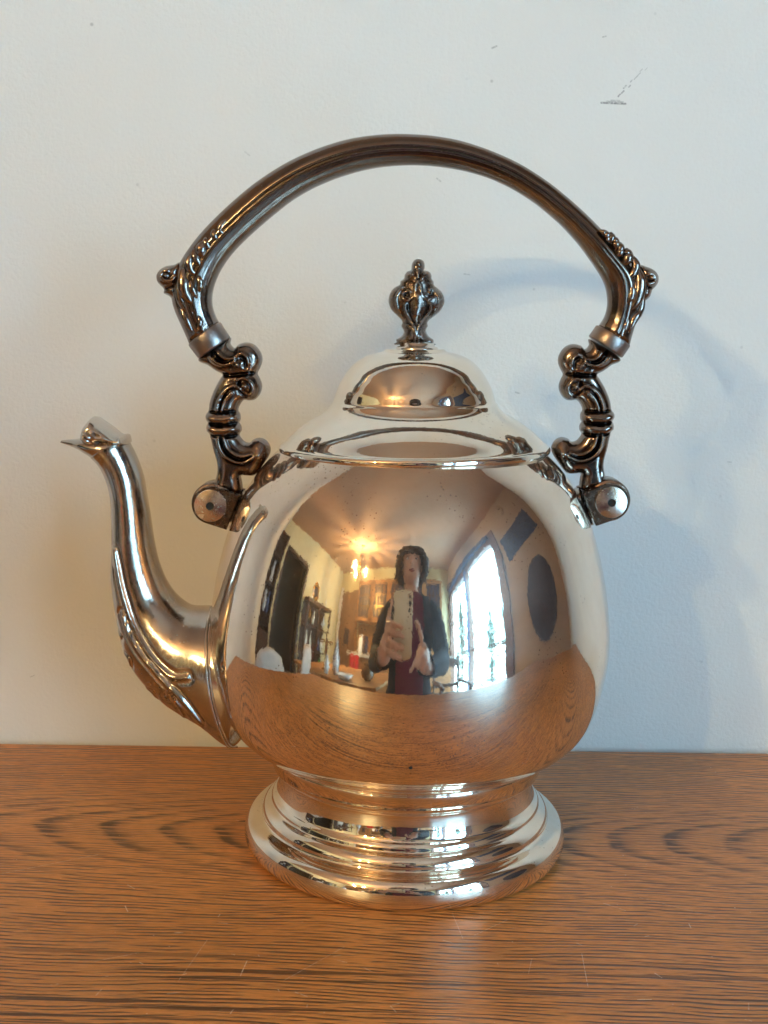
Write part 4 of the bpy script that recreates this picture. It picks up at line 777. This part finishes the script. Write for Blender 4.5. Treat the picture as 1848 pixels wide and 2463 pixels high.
def person():
    root=empty('person','person in navy cardigan and burgundy top holding up a phone, mirrored in the silver','person',(0,-.86,ZF))
    mb=MB(); ox,oy,oz=0,-.86,ZF
    def L(p): return (p[0]-ox,p[1]-oy,p[2]-oz)
    def loft(rows,n=24):
        V=[];F=[]
        for cx,cy,z,rx,ry in rows:
            for j in range(n): a=2*math.pi*j/n; V.append(L((cx+rx*math.cos(a),cy+ry*math.sin(a),z)))
        for i in range(len(rows)-1):
            for j in range(n): F.append((i*n+j,i*n+(j+1)%n,i*n+n+(j+1)%n,i*n+n+j))
        F.append(tuple(range(n-1,-1,-1))); F.append(tuple((len(rows)-1)*n+j for j in range(n)))
        return V,F
    # torso, neck, head as lofted rings (x, y, z, half width, half depth); she faces the teapot (+y)
    mb.add(loft([(0,-.86,-.30,.145,.12),(0,-.86,-.20,.165,.13),(0,-.86,-.10,.155,.125),(0,-.855,0,.145,.115),(0,-.85,.08,.150,.115),(0,-.84,.16,.160,.115),(0,-.835,.23,.168,.105),(0,-.835,.28,.155,.09),(0,-.84,.315,.12,.07),(0,-.84,.335,.065,.058),(0,-.83,.36,.054,.054),(0,-.82,.40,.052,.055)]))
    mb.add(loft([(0,-.790,.365,.020,.022),(0,-.796,.372,.040,.045),(0,-.80,.385,.054,.066),(0,-.805,.41,.064,.080),(0,-.81,.44,.070,.090),(0,-.815,.47,.074,.095),(0,-.82,.50,.075,.097),(0,-.825,.53,.070,.090),(0,-.83,.555,.055,.072),(0,-.83,.572,.03,.04)]))
    nose=[(0,-.722,.470),(0,-.712,.450),(0,-.703,.434),(0,-.716,.425)]; mb.add(tubeg([L(p) for p in nose],[.008,.009,.012,.008],8))
    for s in (-1,1): mb.add(ballg(L((s*.075,-.82,.46)),(.010,.018,.030),8,6))
    for s in (-1,1):   # legs and shoes
        mb.add(tubeg([L(p) for p in spl([(s*.09,-.86,-.22),(s*.095,-.85,-.38),(s*.10,-.82,-.54),(s*.10,-.86,-.70),(s*.10,-.89,-.83)],14)],[.098,.096,.090,.084,.076,.068,.062,.058,.055,.052,.047,.042,.040,.040],12))
        mb.add(tubeg([L(p) for p in ((s*.10,-.91,-.835),(s*.102,-.84,-.838),(s*.105,-.77,-.848),(s*.105,-.70,-.853))],[.036,.038,.032,.016],10))
    # arms: shoulder, elbow, wrist
    for s,el,wr in ((-1,(-.240,-.80,.075),(-.118,-.515,.085)),(1,(.232,-.80,.075),(.075,-.515,.060))):
        mb.add(tubeg([L(p) for p in spl([(s*.13,-.84,.268),(s*.190,-.835,.215),el,(np.array(el)*.5+np.array(wr)*.5+np.array((s*.012,0,-.008))),wr],18)],[.050,.053,.053,.051,.049,.047,.046,.045,.044,.042,.040,.037,.034,.031,.028,.025,.023,.022],12))
    def chain(P,r): r=[q*.87 for q in r]; mb.add(tubeg([L(p) for p in spl(P,12)],np.interp(np.linspace(0,1,12),np.linspace(0,1,len(r)),r),8)); mb.add(ballg(L(P[-1]),r[-1],8,6))
    # her left hand (x<0): palm behind the phone edge, four fingers across the back, thumb up the side
    mb.add(tubeg([L(p) for p in ((-.120,-.515,.085),(-.108,-.495,.10),(-.094,-.478,.118))],[.026,.030,.028],10))
    for k,(z,l) in enumerate(((.158,.026),(.138,.034),(.117,.034),(.098,.026))):
        chain([(-.098,-.484,z-.012),(-.090,-.466,z),(-.080,-.447,z+.002),(-.066,-.438,z-.002),(-.070+l+.012,-.4385,z-.010)],[.0095,.0092,.0088,.0082,.0074])
    chain([(-.104,-.490,.105),(-.098,-.478,.145),(-.088,-.468,.185),(-.080,-.462,.212)],[.013,.0115,.0100,.0085])
    # her right hand (x>0): cradles the lower corner, index pointing down
    mb.add(tubeg([L(p) for p in ((.075,-.515,.060),(.060,-.495,.085),(.045,-.478,.105))],[.025,.029,.026],10))
    chain([(.050,-.486,.100),(.046,-.470,.128),(.034,-.460,.150),(.022,-.454,.164)],[.012,.011,.0098,.0085])
    chain([(.048,-.478,.100),(.040,-.450,.098),(.022,-.436,.084),(.004,-.432,.062)],[.0098,.0094,.0086,.0072])
    chain([(.055,-.478,.095),(.052,-.446,.098),(.040,-.430,.090),(.030,-.432,.070)],[.0100,.0096,.0088,.0078])
    chain([(.062,-.480,.088),(.064,-.450,.090),(.055,-.436,.080),(.046,-.440,.064)],[.0096,.0092,.0084,.0074])
    chain([(.068,-.484,.080),(.073,-.458,.080),(.067,-.446,.070),(.060,-.450,.058)],[.0088,.0084,.0076,.0066])
    o=mb.obj('body_tmp',SKIN,None,True)
    md=o.modifiers.new('r','REMESH'); md.mode='VOXEL'; md.voxel_size=.0042
    m2=o.modifiers.new('s','SMOOTH'); m2.factor=.5; m2.iterations=3
    dg=bpy.context.evaluated_depsgraph_get(); dg.update(); me=bpy.data.meshes.new_from_object(o.evaluated_get(dg)); bpy.data.objects.remove(o)
    n=len(me.vertices); co=np.empty(n*3); me.vertices.foreach_get('co',co); co=co.reshape(-1,3); no=np.empty(n*3); me.vertices.foreach_get('normal',no); no=no.reshape(-1,3)
    F=[tuple(p.vertices) for p in me.polygons]; fc=np.array([co[list(f)].mean(0) for f in F]); W=fc+np.array((ox,oy,oz))
    body=bpy.data.objects.new('body',me); S.collection.objects.link(body); body.parent=root
    me.materials.clear(); 
    for m_ in (SKIN,TROUS,LIPS,HAIR): me.materials.append(m_)
    mi=np.zeros(len(F),int); mi[W[:,2]<-.14]=1
    lip=((W[:,0]/.022)**2+((W[:,2]-.407-4*W[:,0]**2)/.0062)**2<1)&(W[:,1]>-.765); mi[lip]=2
    brow=(np.abs(np.abs(W[:,0])-.031)<.016)&(np.abs(W[:,2]-.492+22*(np.abs(W[:,0])-.028)**2)<.0028)&(W[:,1]>-.79); mi[brow]=3
    me.polygons.foreach_set('material_index',mi); me.polygons.foreach_set('use_smooth',[True]*len(F))
    def shell(name,mask,off,mat):
        ids=[F[i] for i in np.nonzero(mask)[0]]; us=sorted({v for f in ids for v in f}); mp={v:i for i,v in enumerate(us)}
        obj(name,[co[v]+no[v]*off for v in us],[tuple(mp[v] for v in f) for f in ids],mat,root)
    wz,wx,wy=W[:,2],W[:,0],W[:,1]
    arm=(np.abs(wx)>.175)|((wy>-.72)&(wz<.30)&(wy<-.515))
    torso=(wz>-.30)&(wz<.338)&(wy<-.515)
    front=(wy>-.80)&(np.abs(wx)<.078+.02*(.3-wz))&(wy<-.66)&~((wy>-.72)&(np.abs(wx)>.06))
    shell('top',torso&(np.abs(wx)<.165)&(wy<-.66),.004,BURG)
    shell('cardigan',torso&(wz<.325)&~front,.012,NAVY)
    for s in (-1,1):
        ey=obj('eye',*ballg(L((s*.030,-.7335,.470)),(.0135,.009,.0080),14,8),CERAM,body)
        obj('iris',*ballg(L((s*.029,-.7262,.4695)),(.0062,.0034,.0066),10,6),EYEM,ey)
        # soft lids
    mouthline=obj('mouth_line',*tubeg([L(p) for p in ((-.020,-.7285,.4085),(-.010,-.7215,.4065),(0,-.7195,.4060),(.010,-.7215,.4065),(.020,-.7285,.4085))],.0011,6),EYEM,body)
    # curly chin length hair
    hr=MB(); rnd=random.Random(11)
    hr.add(ballg(L((0,-.848,.522)),(.098,.094,.074),20,12))
    for i in range(420):
        a=rnd.uniform(-2.8,2.8)
        if abs(a)<.95: z0,z1=rnd.uniform(.555,.600),rnd.uniform(.500,.535)
        else: z0,z1=rnd.uniform(.47,.595),rnd.uniform(.395,.465)
        ang=a+math.pi/2; P=[]; ph_=rnd.random()*6.28; fr_=rnd.uniform(7,11); out=rnd.uniform(-.010,.022)
        for k in range(10):
            t=k/9; z=z0+(z1-z0)*t; rr_=.092+out*t+.018*math.sin(min(1,t+.25)*2.2)
            sq=math.sqrt(max(.04,1-((z-.50)/.105)**2)) if z>.50 else 1.
            P.append(L((rr_*sq*math.cos(ang)+.012*math.sin(fr_*t+ph_),-.830+rr_*.98*sq*math.sin(ang)+.012*math.cos(fr_*t+ph_),z)))
        hr.add(tubeg(P,[.006,.008,.009,.010,.010,.010,.010,.009,.007,.004],6))
    hr.obj('hair',HAIR,root,True)
person()
